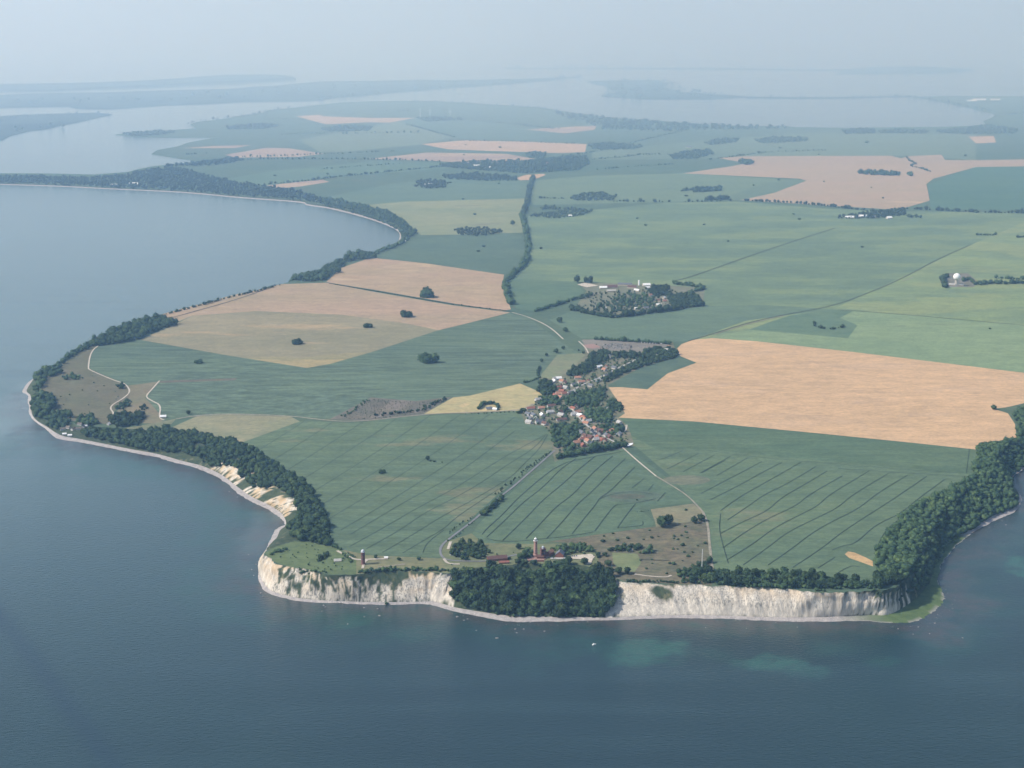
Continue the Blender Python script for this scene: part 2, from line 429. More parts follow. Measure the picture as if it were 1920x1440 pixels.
# ------------------------------------------------------------------ fields (photo positions), later entries lie over earlier ones
G1, G2 = GREEN, GREEN2
STUB = (0.38, 0.245, 0.145); STUB2 = (0.33, 0.235, 0.15)
TAN = (0.25, 0.175, 0.135); TAN2 = (0.215, 0.165, 0.115)
FIELDS = [
 # name label, polygon, colour1, colour2, dry patch colour, kwargs
 ('light green crop with pale streaks stretching behind the radar dome', [(1265,640),(1400,600),(1560,580),(1830,455),(1960,400),(2300,400),(2300,640),(1960,613),(1700,590),(1570,600),(1400,620),(1330,636)], (0.080,0.115,0.070), (0.115,0.155,0.075), (0.20,0.23,0.105), dict(big=0.0045, streak=(.55,1), c3lo=.47, c3s=0.0042)),
 ('wide dull green crop between the avenue and the farm track', [(985,490),(990,405),(1250,380),(1380,378),(1560,392),(1700,396),(1960,400),(1830,455),(1560,580),(1400,600),(1290,640),(1262,640),(1090,633),(1045,603),(1320,577),(1320,545),(1110,528),(1060,530),(955,522)], (0.066,0.100,0.066), (0.092,0.132,0.072), (0.16,0.20,0.10), dict(big=0.004, streak=(.5,1), c3lo=.50, c3s=0.004)),
 ('small dark green field in front of the farm yard', [(953,522),(1080,528),(1095,548),(1060,565),(1000,582),(968,578),(950,548)], (0.052,0.088,0.058), (0.064,0.098,0.058), None, {}),
 ('blue green crop below the walled farm', [(1030,600),(1075,582),(1150,596),(1318,574),(1440,572),(1560,580),(1400,601),(1290,640),(1090,634)], (0.058,0.092,0.066), (0.070,0.105,0.066), (0.10,0.13,0.075), dict(streak=(.5,1))),
 ('dark green field at the end of the bay', [(700,483),(780,450),(860,440),(975,437),(986,470),(960,510),(945,516),(800,494)], (0.048,0.078,0.056), (0.056,0.086,0.058), None, {}),
 ('yellowish meadow beside the bay wood', [(660,386),(760,377),(985,372),(976,402),(980,436),(860,440),(790,441),(755,420),(700,398)], (0.105,0.130,0.075), (0.135,0.150,0.085), (0.17,0.16,0.10), dict(streak=(.5,1))),
 ('teal green crop behind the bay', [(620,368),(730,345),(860,330),(990,340),(986,372),(760,378),(655,387)], (0.055,0.090,0.066), (0.068,0.102,0.068), None, dict(streak=(.4,1))),
 ('green meadow right of the tree avenue', [(1004,338),(1100,330),(1280,325),(1500,338),(1390,374),(1250,379),(1000,384),(992,365)], (0.070,0.105,0.068), (0.084,0.116,0.068), (0.13,0.15,0.085), dict(streak=(.4,1))),
 ('long green strip field in front of the spit forest', [(400,340),(500,322),(700,302),(860,306),(830,316),(620,333),(505,347),(470,345)], (0.066,0.105,0.068), (0.052,0.088,0.066), None, dict(streak=(.3,1))),
 ('deep green crop under the far wind turbines', [(745,228),(860,222),(1000,240),(1060,250),(985,262),(880,262),(850,258)], (0.048,0.084,0.064), (0.060,0.094,0.066), None, dict(streak=(.3,1))),
 ('pale green far field', [(560,262),(745,228),(845,258),(780,272),(640,285),(600,285)], (0.080,0.110,0.078), (0.092,0.122,0.080), None, dict(streak=(.3,1))),
 ('green far field below the inlet wood', [(1110,300),(1110,285),(1330,262),(1510,250),(1830,252),(1830,300),(1700,292),(1400,294),(1345,297)], (0.068,0.100,0.070), (0.080,0.112,0.070), (0.12,0.14,0.09), dict(streak=(.3,1))),
 ('teal crop right of the wide stubble field', [(1740,345),(1830,313),(1990,311),(2200,312),(2200,396),(1745,392),(1743,362)], (0.040,0.078,0.056), (0.050,0.090,0.060), None, dict(streak=(.3,1))),
 # stubble and ripe corn, far
 ('small bright stubble field near the inlet', [(555,218),(600,215),(605,218),(690,221),(780,221),(730,230),(690,229),(610,233),(585,226)], STUB, STUB2, (0.5,0.36,0.24), dict(streak=(.3,1))),
 ('thin stubble field before the far shore wood', [(985,243),(1080,237),(1118,236),(1115,243),(1060,250),(1020,246)], STUB2, TAN, None, dict(streak=(.3,1))),
 ('long stubble field behind the far village', [(790,270),(870,263),(980,265),(1100,270),(1097,285),(1050,287),(920,283),(840,280)], STUB2, STUB, None, dict(streak=(.3,1))),
 ('curved stubble field touching the far village', [(690,298),(800,286),(950,288.5),(1003,298),(975,305),(915,307),(800,301)], STUB2, TAN, None, dict(streak=(.3,1))),
 ('stubble field by the harbour village', [(422,290),(500,277),(540,278),(608,288),(560,294),(440,295.5)], TAN, STUB2, None, dict(streak=(.3,1))),
 ('narrow stubble strip behind the spit forest', [(500,348),(560,341),(605,337),(618,341),(560,350),(520,353)], STUB2, TAN, None, dict(streak=(.3,1))),
 ('thin stubble strip on the far headland', [(340,278),(400,273.5),(472,272),(440,277.5)], TAN, STUB2, None, dict(streak=(.3,1))),
 ('tiny stubble field in front of the far village', [(968,334),(985,328),(1020,326),(1023,328),(1000,337),(975,338)], STUB, STUB2, None, {}),
 ('wide stubble field with two dark copses', [(1280,325),(1370,312),(1400,306),(1345,296),(1400,293),(1670,292),(1690,297),(1702,293),(1765,290),(1772,300),(1842,300),(1990,298),(1990,311),(1830,313),(1750,335),(1737,345),(1740,360),(1743,376),(1700,389),(1660,392),(1560,386),(1388,375),(1450,362),(1512,339),(1500,335)], (0.30,0.205,0.135), (0.265,0.20,0.13), (0.42,0.29,0.18), dict(streak=(.3,1), c3lo=.6, c3s=0.004)),
 ('green wedge running into the stubble', [(1390,375),(1450,362),(1510,339),(1492,335),(1430,345),(1360,370)], (0.060,0.092,0.062), (0.070,0.10,0.062), None, {}),
 ('small square stubble field near the far lake', [(1816,256),(1863,255),(1868,267),(1830,269)], STUB2, STUB, None, {}),
 # middle distance
 ('pink stubble field behind the hedge line', [(612,528),(640,502),(690,485),(705,484),(800,494),(945,515),(942,535),(958,580),(940,583),(845,568),(700,543),(617,530)], (0.305,0.205,0.132), (0.275,0.20,0.12), (0.40,0.29,0.17), dict(streak=(.35,1), c3lo=.58, c3s=0.005)),
 ('pink stubble field in front of the hedge line', [(290,595),(340,576),(430,555),(520,533),(612,530),(700,547),(845,572),(957,586),(820,620),(760,606),(640,590),(480,583),(360,592),(325,607)], (0.29,0.20,0.13), (0.25,0.19,0.115), (0.36,0.27,0.15), dict(streak=(.35,1), c3lo=.6, c3s=0.005)),
 ('khaki crop ripening to yellow at its near corner', [(262,637),(330,607),(360,592),(480,583),(640,590),(760,606),(822,619),(700,659),(620,682),(575,690),(420,665)], (0.176,0.158,0.094), (0.215,0.180,0.108), (0.34,0.25,0.14), dict(streak=(.35,1), c3lo=.57, c3s=0.006)),
 ('yellow ripe corner of the khaki crop', [(455,672),(530,668),(560,671),(615,665),(700,659),(620,682),(575,690)], (0.22,0.185,0.098), (0.19,0.17,0.092), (0.30,0.24,0.12), dict(streak=(.3,1), c3lo=.45, c3s=.01)),
 ('big blue green crop left of the village', [(183,645),(262,638),(420,665),(575,690),(620,682),(700,659),(822,619),(955,588),(990,595),(1050,640),(1098,670),(1062,700),(1010,705),(975,719),(880,742),(795,774),(700,786),(618,785),(545,780),(430,777),(330,784),(306,780),(270,745),(300,715),(245,722),(215,715),(165,690),(172,662)], (0.066,0.100,0.072), (0.076,0.112,0.074), (0.11,0.14,0.085), dict(big=0.0035, streak=(.6,1.2), rot=R(25), c3lo=.66, drill=.36)),
 ('purple brown heath on the left headland', [(84,742),(70,715),(95,697),(150,658),(185,642),(172,662),(165,690),(240,723),(243,745),(210,775),(206,795),(160,793),(104,785),(92,770)], (0.070,0.078,0.050), (0.086,0.080,0.056), (0.12,0.11,0.065), dict(big=0.006, c3lo=.6, c3s=.008)),
 ('rough brown pasture between the two farm tracks', [(243,745),(240,723),(300,715),(272,745),(303,780),(306,795),(240,792),(215,775)], (0.115,0.100,0.068), (0.095,0.098,0.062), (0.17,0.14,0.09), dict(big=0.01)),
 ('dark strip of scrub across the crop', [(300,714),(445,709),(440,713),(300,718)], (0.080,0.075,0.062), (0.07,0.07,0.05), None, {}),
 ('little sloping meadow above the fishing hamlet', [(212,806),(270,797),(330,785),(322,795),(285,812),(262,809)], (0.125,0.135,0.075), (0.16,0.15,0.09), (0.2,0.17,0.1), dict(big=.01)),
 ('straw coloured wedge beside the coast wood', [(318,803),(370,780),(430,777),(545,781),(562,790),(455,829),(400,818),(340,808)], (0.165,0.165,0.095), (0.20,0.18,0.105), (0.30,0.25,0.15), dict(big=.007, c3lo=.62)),
 ('yellow ripe field left of the village', [(795,776),(850,745),(880,742),(975,719),(1008,733),(1016,740),(1000,762),(975,770),(870,775)], (0.36,0.275,0.135), (0.27,0.24,0.12), (0.46,0.34,0.17), dict(big=.012, c3lo=.58, c3s=.012)),
 ('dark fallow scrub left of the yellow field', [(618,786),(660,764),(695,745),(780,752),(848,744),(795,776),(700,790)], (0.072,0.076,0.062), (0.088,0.082,0.066), (0.11,0.10,0.08), dict(big=.02)),
 ('pinkish bare strip in the fallow scrub', [(690,785),(735,750),(778,752),(730,778)], (0.17,0.14,0.115), (0.14,0.12,0.09), None, dict(big=.02)),
 ('rough paddock above the village pond', [(1012,706),(1045,665),(1098,662),(1095,680),(1065,697),(1035,712)], (0.10,0.122,0.072), (0.12,0.125,0.082), (0.15,0.14,0.10), dict(big=.012)),
 # near crops
 ('big tramlined crop between the coast wood and the lighthouse road', [(455,829),(562,790),(600,790),(660,793),(790,778),(975,771),(990,792),(1020,798),(1035,818),(1035,843),(1000,875),(930,930),(880,975),(828,1018),(826,1047),(790,1044),(690,1041),(640,1030),(605,1020),(590,992),(588,962),(572,932),(556,908),(530,882),(490,860)], (0.060,0.094,0.062), (0.072,0.106,0.064), (0.17,0.175,0.10), dict(big=.006, streak=(.5,1), c3lo=.575, c3s=.0085, drill=.2, rot=R(50))),
 ('middle tramlined crop behind the lighthouse', [(1040,866),(1060,858),(1168,842),(1190,852),(1250,895),(1300,943),(1235,948),(1196,953),(1226,977),(1222,988),(1130,1000),(1000,1020),(905,1018),(884,1002),(897,983),(938,940),(1000,890)], (0.056,0.090,0.060), (0.066,0.100,0.060), (0.10,0.125,0.075), dict(big=.008, c3lo=.68, drill=.1)),
 ('right tramlined crop on the cliff top', [(1162,783),(1300,791),(1500,810),(1830,843),(1862,850),(1872,850),(1862,872),(1850,890),(1822,905),(1795,930),(1770,952),(1750,977),(1735,1003),(1722,1030),(1712,1055),(1690,1092),(1640,1100),(1540,1085),(1400,1078),(1335,1075),(1326,985),(1318,960),(1258,893),(1190,836),(1176,815)], (0.060,0.094,0.060), (0.074,0.108,0.062), (0.165,0.175,0.10), dict(big=.007, streak=(.4,1), c3lo=.56, c3s=.007, drill=.12)),
 ('greener plain crop below the orange field', [(1162,783),(1300,791),(1500,810),(1830,843),(1822,890),(1700,878),(1480,858),(1330,843),(1230,842),(1180,815)], (0.054,0.090,0.056), (0.064,0.098,0.058), (0.085,0.115,0.065), dict(big=.006, streak=(.4,1), drill=.18, rot=R(-8))),
 ('orange ripe field right of the village', [(1268,655),(1278,645),(1300,637),(1335,634),(1420,640),(1600,660),(1920,699),(2050,716),(2050,770),(1960,765),(1920,756),(1885,764),(1862,766),(1890,775),(1903,795),(1906,820),(1870,827),(1832,843),(1700,829),(1500,809),(1300,790),(1160,783),(1172,775),(1155,747),(1141,726),(1165,726),(1214,730),(1252,700),(1306,680),(1276,668)], (0.44,0.285,0.158), (0.40,0.262,0.145), (0.49,0.325,0.19), dict(big=.006, streak=(.4,1), c3lo=.55, c3s=.007, drill=.10, rot=R(-7))),
 ('dark green wedge pointing into the orange field', [(1140,722),(1165,702),(1200,690),(1268,670),(1306,680),(1252,700),(1214,729),(1165,725)], (0.044,0.072,0.054), (0.056,0.084,0.056), None, dict(big=.012)),
 ('pale green crop right above the orange field', [(1318,636),(1405,618),(1590,634),(1608,610),(1575,596),(1600,583),(1700,590),(1960,613),(2200,636),(2200,740),(1920,699),(1600,660),(1420,640),(1335,634)], (0.098,0.142,0.080), (0.115,0.158,0.086), (0.145,0.18,0.095), dict(big=.006, streak=(.4,1))),
 ('dark green hollow with a curved row of bushes', [(1405,618),(1440,605),(1480,592),(1560,580),(1600,583),(1575,596),(1608,610),(1590,634)], (0.056,0.094,0.062), (0.066,0.102,0.062), None, dict(big=.01)),
 ('brown bushy meadow right of the lighthouses', [(1030,1015),(1130,1001),(1222,988),(1315,975),(1328,985),(1335,1075),(1335,1098),(1270,1095),(1172,1090),(1142,1079),(1120,1060),(1125,1035),(1090,1020)], (0.145,0.118,0.075), (0.118,0.115,0.068), (0.19,0.155,0.095), dict(big=.02, c3lo=.58, c3s=.03, fine=.16)),
 ('small fresh green meadow beside the gravel lot', [(1148,1036),(1195,1038),(1202,1055),(1190,1072),(1160,1070),(1150,1055)], (0.088,0.115,0.060), (0.105,0.125,0.065), None, dict(big=.03)),
 ('rough meadow with a tree clump behind the bushes', [(1220,955),(1300,944),(1320,962),(1316,975),(1230,988),(1228,978)], (0.105,0.112,0.072), (0.125,0.120,0.078), (0.16,0.16,0.085), dict(big=.03)),
 ('bright spot of ripe straw in the right crop', [(1584,1039),(1590,1034),(1602,1036),(1625,1046),(1636,1052),(1637,1062),(1612,1053),(1592,1046)], (0.40,0.27,0.13), (0.34,0.22,0.11), None, dict(big=.05)),
 ('grassy rampart field above the white corner cliff', [(497,1036),(520,1024),(548,1015),(600,1016),(640,1030),(668,1048),(668,1077),(622,1077),(590,1069),(545,1063),(521,1056),(505,1047)], (0.062,0.088,0.044), (0.072,0.100,0.048), (0.10,0.125,0.06), dict(big=.02, c3lo=.6, c3s=.03)),
 ('grass and paths between the two tower sites', [(668,1048),(640,1030),(690,1041),(826,1047),(845,1062),(842,1075),(785,1071),(720,1069),(668,1077)], (0.095,0.105,0.058), (0.115,0.115,0.068), (0.15,0.14,0.085), dict(big=.03)),
 ('lawns around the two lighthouses', [(826,1047),(828,1018),(884,1000),(905,1018),(1000,1020),(1090,1018),(1125,1035),(1120,1060),(1142,1079),(1100,1061),(1040,1057),(960,1059),(905,1063),(866,1069),(842,1075)], (0.082,0.100,0.055), (0.10,0.108,0.06), (0.15,0.14,0.085), dict(big=.03)),
 ('dry dark ring in the middle crop', [(1185+62*math.cos(a), 931+11*math.sin(a)) for a in np.linspace(0, 6.283, 25)[:-1]], (0.062,0.088,0.064), (0.052,0.078,0.056), (0.10,0.115,0.08), dict(big=.02)),
 ('reedy hollow in the middle crop', [(1177+34*math.cos(a), 931+5*math.sin(a)) for a in np.linspace(0, 6.283, 17)[:-1]], (0.045,0.062,0.046), (0.07,0.078,0.056), None, dict(big=.05)),
 ('dry pale ring in the right crop', [(1287+45*math.cos(a), 900+9*math.sin(a)) for a in np.linspace(0, 6.283, 25)[:-1]], (0.095,0.105,0.072), (0.07,0.085,0.06), (0.15,0.15,0.10), dict(big=.03)),
 ('village gardens and yards', [(975,770),(1000,760),(1016,740),(1010,706),(1035,712),(1065,697),(1098,665),(1092,636),(1262,642),(1270,668),(1200,690),(1140,722),(1141,726),(1155,747),(1172,775),(1160,783),(1178,800),(1190,836),(1168,842),(1060,858),(1040,866),(1035,843),(1035,818),(1020,798),(985,795)], (0.075,0.09,0.055), (0.11,0.105,0.075), (0.2,0.17,0.13), dict(big=.03, c3lo=.58, c3s=.04)),
 ('gravel car park behind the village', [(1090,638),(1115,636),(1250,644),(1254,648),(1225,662),(1180,660),(1140,656),(1105,655)], (0.185,0.160,0.128), (0.15,0.135,0.11), (0.22,0.185,0.15), dict(big=.03)),
 ('yards and gardens of the walled farm', [(1075,582),(1100,545),(1085,533),(1100,530),(1220,533),(1322,540),(1318,574),(1150,596)], (0.085,0.095,0.065), (0.105,0.11,0.075), (0.2,0.18,0.14), dict(big=.02, c3lo=.58, c3s=.02)),
 ('bare ground around the radar dome', [(1762,528),(1775,512),(1815,512),(1832,527),(1826,538),(1772,538)], (0.16,0.14,0.11), (0.11,0.11,0.08), None, dict(big=.02)),
]
fields = []
for lab, poly, c1, c2, c3, kw in FIELDS:
    rp = resample_px(poly, True, 0.016)
    P = [G(x, y) for x, y in rp]
    fields.append((lab, P, c1, c2, c3, kw))

# ------------------------------------------------------------------ triangulate the land once, every field a sheet of its own with shared borders
pts = []; edges = []
def add_loop(P):
    b = len(pts); n = len(P)
    for p in P: pts.append((p[0], p[1]))
    for i in range(n): edges.append((b + i, b + (i + 1) % n))
add_loop(LANDP)
for f in fields: add_loop(f[1])
def grid(x0, x1, y0, y1, s):
    xs = np.arange(x0, x1, s); ys = np.arange(y0, y1, s)
    X, Y = np.meshgrid(xs, ys)
    X = X + (rng.random(X.shape) - .5) * s * .5; Y = Y + (rng.random(Y.shape) - .5) * s * .5
    k = pip(X.ravel(), Y.ravel(), LANDP)
    return list(zip(X.ravel()[k], Y.ravel()[k]))
pts += grid(-1600, 2000, 2200, 4600, 36)
pts += grid(-2600, 3500, 4600, 9500, 110)
pts += grid(-9000, 14000, 9500, 26000, 500)
res = delaunay_2d_cdt([Vector(p) for p in pts], edges, [], 0, 0.02)
TV = np.array([(v[0], v[1]) for v in res[0]])
TF = np.array([f for f in res[2] if len(f) == 3], np.int32)
cen = TV[TF].mean(axis=1)
keep = pip(cen[:, 0], cen[:, 1], LANDP)
TF = TF[keep]; cen = cen[keep]
a, b_, c_ = TV[TF[:, 0]], TV[TF[:, 1]], TV[TF[:, 2]]
area = (b_[:, 0]-a[:, 0])*(c_[:, 1]-a[:, 1]) - (b_[:, 1]-a[:, 1])*(c_[:, 0]-a[:, 0])
TF[area < 0] = TF[area < 0][:, ::-1]
TZ = zland(TV[:, 0], TV[:, 1])
TV3 = np.column_stack([TV, TZ])
owner = np.full(len(TF), -1)
for i, f in enumerate(fields):
    owner[pip(cen[:, 0], cen[:, 1], f[1])] = i

def sub(idx):
    u, inv = np.unique(TF[idx].ravel(), return_inverse=True)
    return TV3[u], inv.reshape(-1, 3)

V, Fc = sub(owner == -1)
# skirt along the far shore so that the land meets the water
sk_v = []; sk_f = []
base = len(V)
fp = np.concatenate([CT[-1:], farw, CT[:1]])
for i, p in enumerate(fp):
    sk_v += [(p[0], p[1], float(zland(p[0], p[1]))), (p[0], p[1], -2.0)]
    if i: sk_f += [(base+2*i-2, base+2*i-1, base+2*i+1), (base+2*i-2, base+2*i+1, base+2*i)]
link('ground', mesh_np('ground', np.vstack([V, sk_v]), np.vstack([Fc, sk_f])), [M['ground']], kind='structure', smooth=True,
     label='grass verges and distant farmland of the peninsula')
for i, (lab, P, c1, c2, c3, kw) in enumerate(fields):
    k = owner == i
    if not k.any(): continue
    V, Fc = sub(k)
    g = 1.55 if c1[0] > 0.2 else (1.55 if c1[0] > .12 else 1.8)
    gv = (g, g, g) if c1[0] > .12 else (g * 1.2, g * 1.1, g * 1.02)
    c1, c2 = tuple(x * k for x, k in zip(c1, gv)), tuple(x * k for x, k in zip(c2, gv))
    c3 = tuple(x * 1.3 for x in c3) if c3 else None
    m = mat_field('crop', c1, c2, c3=c3, **kw)
    link('field', mesh_np('field', V, Fc), [m], kind='structure', smooth=True, label=lab)

# ------------------------------------------------------------------ slopes, chalk cliffs and beaches
NR = 22
def chalk_range(s):
    tab = [(0,0,0),(11.0,0,0),(11.1,.1,.3),(11.4,.1,.26),(11.5,.1,.2),(11.7,.08,.3),(11.85,.05,.5),(12.35,.06,.52),(12.85,.06,.42),(12.95,0,0),(13.45,0,0),(13.75,.06,.42),(14.2,.06,.46),(14.3,0,0),(14.7,0,0),(14.85,.03,.4),(15.2,.02,.52),(15.9,.02,.62),(16.2,.05,.4),(16.35,0,0),(20.4,0,0),(20.8,0,1.0),(24,0,1.0),(25,0,.97),(26,0,.66),(26.6,0,.95),(27,0,.7),(27.4,0,.5),(28.4,0,.42),(28.8,0,.8),(30.1,0,.98),(30.5,.1,.75),(30.9,0,0),
           (35.9,0,0),(36.05,0,.35),(36.35,0,.98),(37,0,1.02),(38,0,1.0),(39,0,1.03),(40,0,1.03),(41,0,1.05),(41.6,0,1.0),(42.2,0,.72),(42.45,0,.55),(42.6,0,.0),(45,0,0),(60,0,0)]
    S = [t[0] for t in tab]
    return float(np.interp(s, S, [t[1] for t in tab])), float(np.interp(s, S, [t[2] for t in tab]))
STRIPES = [42.66, 42.93, 43.2, 43.48, 43.7, 44.05, 44.35]
nv = len(CT)
SV = np.zeros((nv, NR + 1, 3)); CH = np.zeros((nv, NR + 1))
for i in range(nv):
    s = CS[i]
    lo, hi = chalk_range(s) if s > 0 else (0, 0)
    hgt = CT[i, 2] - CF[i, 2]
    for j in range(NR + 1):
        v = j / NR
        p = CF[i] * (1 - v) + CT[i] * v
        if s > 0:
            prof = math.sin(math.pi * v) ** 0.8
            if hi > 0.2:
                hv = v + 0.10 * math.sin(math.pi * v) * (1 if v > .4 else .6)     # steep head, apron at the foot
                p = CF[i] * (1 - v) + CT[i] * v
                p[2] = CF[i][2] * (1 - hv) + CT[i][2] * hv if hv < 1 else CT[i][2]
                a = arc[i]
                r1 = 1 - abs(noise.noise(Vector((a / 9.0, v * 0.55, 2.0)))) * 2
                r2 = 1 - abs(noise.noise(Vector((a / 3.6, v * 0.6, 7.0)))) * 2
                d = (r1 - .4) * 2.6 + (r2 - .4) * 1.1 + noise.noise(Vector((a / 34, v * 1.4, 1))) * 7
            else:
                d = noise.fractal(Vector((arc[i] / 25, v * 3, 4.0)), 1, 2, 4) * 3.0
            if 6 < s < 20.5:
                p[2] = CF[i][2] + (CT[i][2] - CF[i][2]) * (1 - (1 - v) ** 2.0)
            p = p.copy(); p[:2] += NRM[i] * d * prof
        SV[i, j] = p
        if s > 0:
            w = 0.10 * noise.fractal(Vector((arc[i] / 9.0, v * 1.2, 11.0)), 1, 2, 4)
            w2 = 0.09 * noise.fractal(Vector((arc[i] / 3.0, v * 0.7, 21.0)), 1, 2, 3)
            ch = 0.0
            if hi > .94 and s > 36.2: hi2 = hi - max(0, .05 + .20 * noise.fractal(Vector((arc[i] / 26.0, 41.0, 0)), 1, 2, 4))
            else: hi2 = hi
            if hi > 0:
                e = min(v - lo + .02, hi2 - v + .02) + (w + w2) * 1.5 * (0.55 if hi > .94 else 1.6)
                ch = min(1, max(0, 0.5 + e * 9))
                if 10 < s < 17:
                    g = noise.fractal(Vector((arc[i] / 9.0, v * 5, 61.0)), 1, 2, 4)
                    ch *= 1 - max(0, min(1, (g - .2) * 4))
                if 23.3 < s < 28.5:     # scrub clinging to the western half of the cliff
                    g = noise.fractal(Vector((arc[i] / 7.0, v * 2.2, 31.0)), 1, 2, 4)
                    ch *= 1 - max(0, min(1, (g + .27 - abs(v - .62) * .8) * 4))
                d2 = ((s - 37.62) / .22) ** 2 + ((v - .66) / .3) ** 2
                ch *= 1 - max(0, min(1, (1.0 - d2 + w * 3) * 2.2))
                d2 = ((s - 36.62) / .16) ** 2 + ((v - .55) / .16) ** 2
                ch *= 1 - .6 * max(0, min(1, (1.0 - d2 + w * 4) * 2))
            for q in STRIPES:
                ww = (.17 if q < 43.6 else .10) * (1 - .78 * v)
                if v < .95: ch = max(ch, max(0, min(1, (ww - abs(s - q + .10 * (v - .5)) + w * .25) * 22)) * (1 if v < .85 else 0))
            CH[i, j] = ch
def strip(A, idx):
    n, r, _ = A.shape
    f = []
    for i in idx:
        for j in range(r - 1):
            q = (i*r+j, (i+1)*r+j, (i+1)*r+j+1, i*r+j+1)
            f.append(q)
    return f
m, t, b = nt('cliff_face')
at = N(t, 'ShaderNodeAttribute', attribute_name='chalk')
hgt_ = N(t, 'ShaderNodeAttribute', attribute_name='upper'); gri = N(t, 'ShaderNodeAttribute', attribute_name='grime')
vs = wpos(t, (0.16, 0.16, 0.018))
c = mixc(t, nz(t, vs, 1.0, 4, .6, .36, .62), (0.63, 0.57, 0.475), (0.47, 0.425, 0.36))
gm = N(t, 'ShaderNodeMath', operation='MULTIPLY'); t.links.new(nz(t, wpos(t, (0.45, 0.45, 0.03)), 1.0, 3, .6, .46, .64), gm.inputs[0]); t.links.new(gri.outputs['Fac'], gm.inputs[1])
c = mixc(t, gm.outputs[0], c, (0.20, 0.19, 0.165))
tanf = N(t, 'ShaderNodeMath', operation='MULTIPLY'); t.links.new(nz(t, wpos(t, (.03, .03, .05)), 1.0, 3, .6, .42, .62), tanf.inputs[0]); t.links.new(hgt_.outputs['Fac'], tanf.inputs[1])
c = mixc(t, tanf.outputs[0], c, (0.50, 0.375, 0.235))
scr = mixc(t, nz(t, wpos(t), 0.12, 4, .6, .35, .65), (0.030, 0.050, 0.026), (0.062, 0.078, 0.040))
scr = mixc(t, nz(t, wpos(t), 0.05, 4, .6, .58, .7), scr, (0.13, 0.13, 0.075))
c = mixc(t, at.outputs['Fac'], scr, c)
t.links.new(c, b.inputs['Base Color'])
bp = N(t, 'ShaderNodeBump'); bp.inputs['Strength'].default_value = .6; bp.inputs['Distance'].default_value = 1.0
bn = N(t, 'ShaderNodeTexNoise'); bn.inputs['Scale'].default_value = 1.0; t.links.new(wpos(t, (.5, .5, .09)), bn.inputs['Vector'])
t.links.new(bn.outputs['Fac'], bp.inputs['Height']); t.links.new(bp.outputs[0], b.inputs['Normal'])
M['cliff'] = m
LABS = [(0, 1, 'low wooded slope along the bay shore'), (1, 13.4, 'wooded slope left of the headland above the shingle beach'), (13.4, 20.5, 'wooded slope broken by cream coloured landslips'),
        (20.5, 30.8, 'white chalk cliff below the round brick tower, half grown with scrub'), (30.8, 36.1, 'steep slope fully covered by the central wood'),
        (36.1, 42.55, 'long fluted white chalk cliff to the right of the central wood'), (42.55, 70, 'corner slope with white chalk ribs and woods on the right')]
upper = np.tile(np.linspace(0, 1, NR + 1), nv)
idx_all = np.arange(nv - 1)
for a0, a1, lab in LABS:
    if a0 == 0: idx = [i for i in idx_all if CS[i] < 1]
    else: idx = [i for i in idx_all if a0 <= CS[i] < a1 and CS[i] >= 1]
    if not idx: continue
    fs = strip(SV, idx)
    u, inv = np.unique(np.array(fs).ravel(), return_inverse=True)
    me = mesh_np('cliff', SV.reshape(-1, 3)[u], inv.reshape(-1, 4))
    attr(me, 'chalk', CH.ravel()[u]); sr = np.repeat(CS, NR + 1)[u]; attr(me, 'upper', np.where(sr < 17, 1.0, np.where(sr < 36, upper[u], upper[u] ** 2 * .6)))
    attr(me, 'grime', np.where(sr < 17, .5, np.where((sr > 23.2) & (sr < 29.5), 1.0, np.where(upper[u] < .3, .35, .8))))
    link('cliff', me, [M['cliff']], kind='structure', label=lab, smooth=(a0 < 20 or a0 > 42 or a0 == 30.8))

NB = 5
BV = np.zeros((nv, NB + 1, 3))
for i in range(nv):
    for j in range(NB + 1):
        v = j / NB
        p = CW[i] * (1 - v) + CF[i] * v
        p[2] = -0.8 + v * (CF[i][2] + 0.8) + (0.25 * noise.noise(Vector((p[0] / 6, p[1] / 6, 0))) if 0 < j < NB else 0)
        BV[i, j] = p
m, t, b = nt('shingle_beach')
gf = N(t, 'ShaderNodeAttribute', attribute_name='grassy')
c = mixc(t, nz(t, wpos(t), 0.12, 4, .6, .35, .65), (0.37, 0.335, 0.31), (0.27, 0.25, 0.24))
c = mixc(t, nz(t, wpos(t), 0.5, 3, .6, .55, .68), c, (0.52, 0.49, 0.455))
wl = N(t, 'ShaderNodeAttribute', attribute_name='wet')
c = mixc(t, wl.outputs['Fac'], c, (0.20, 0.175, 0.16))
gg = mixc(t, nz(t, wpos(t), 0.06, 4, .6, .35, .65), (0.070, 0.110, 0.042), (0.10, 0.145, 0.055))
c = mixc(t, gf.outputs['Fac'], c, gg)
t.links.new(c, b.inputs['Base Color'])
M['beach'] = m
me = mesh_np('beach', BV.reshape(-1, 3), strip(BV, idx_all))
gr = np.zeros((nv, NB + 1)); wet = np.zeros((nv, NB + 1))
for i in range(nv):
    s = CS[i]
    g = float(np.interp(s, [0, 41.3, 42.2, 43, 50.3, 51, 60], [0, 0, .75, 1, 1, 0, 0]))
    for j in range(NB + 1):
        v = j / NB
        n_ = noise.fractal(Vector((arc[i] / 30, v * 2, 3)), 1, 2, 3) * .3
        gr[i, j] = max(0, min(1, g * (1 if v > .22 + n_ * .4 else 0)))
        wet[i, j] = (0 if s == 0 else 1) * max(0, min(1, (.32 + n_ - v) * 3)) * (1 if 31 < s < 36.5 else .35)
attr(me, 'grassy', gr.ravel()); attr(me, 'wet', wet.ravel())
link('beach', me, [M['beach']], kind='structure', smooth=True, label='pale shingle beach around the whole headland')

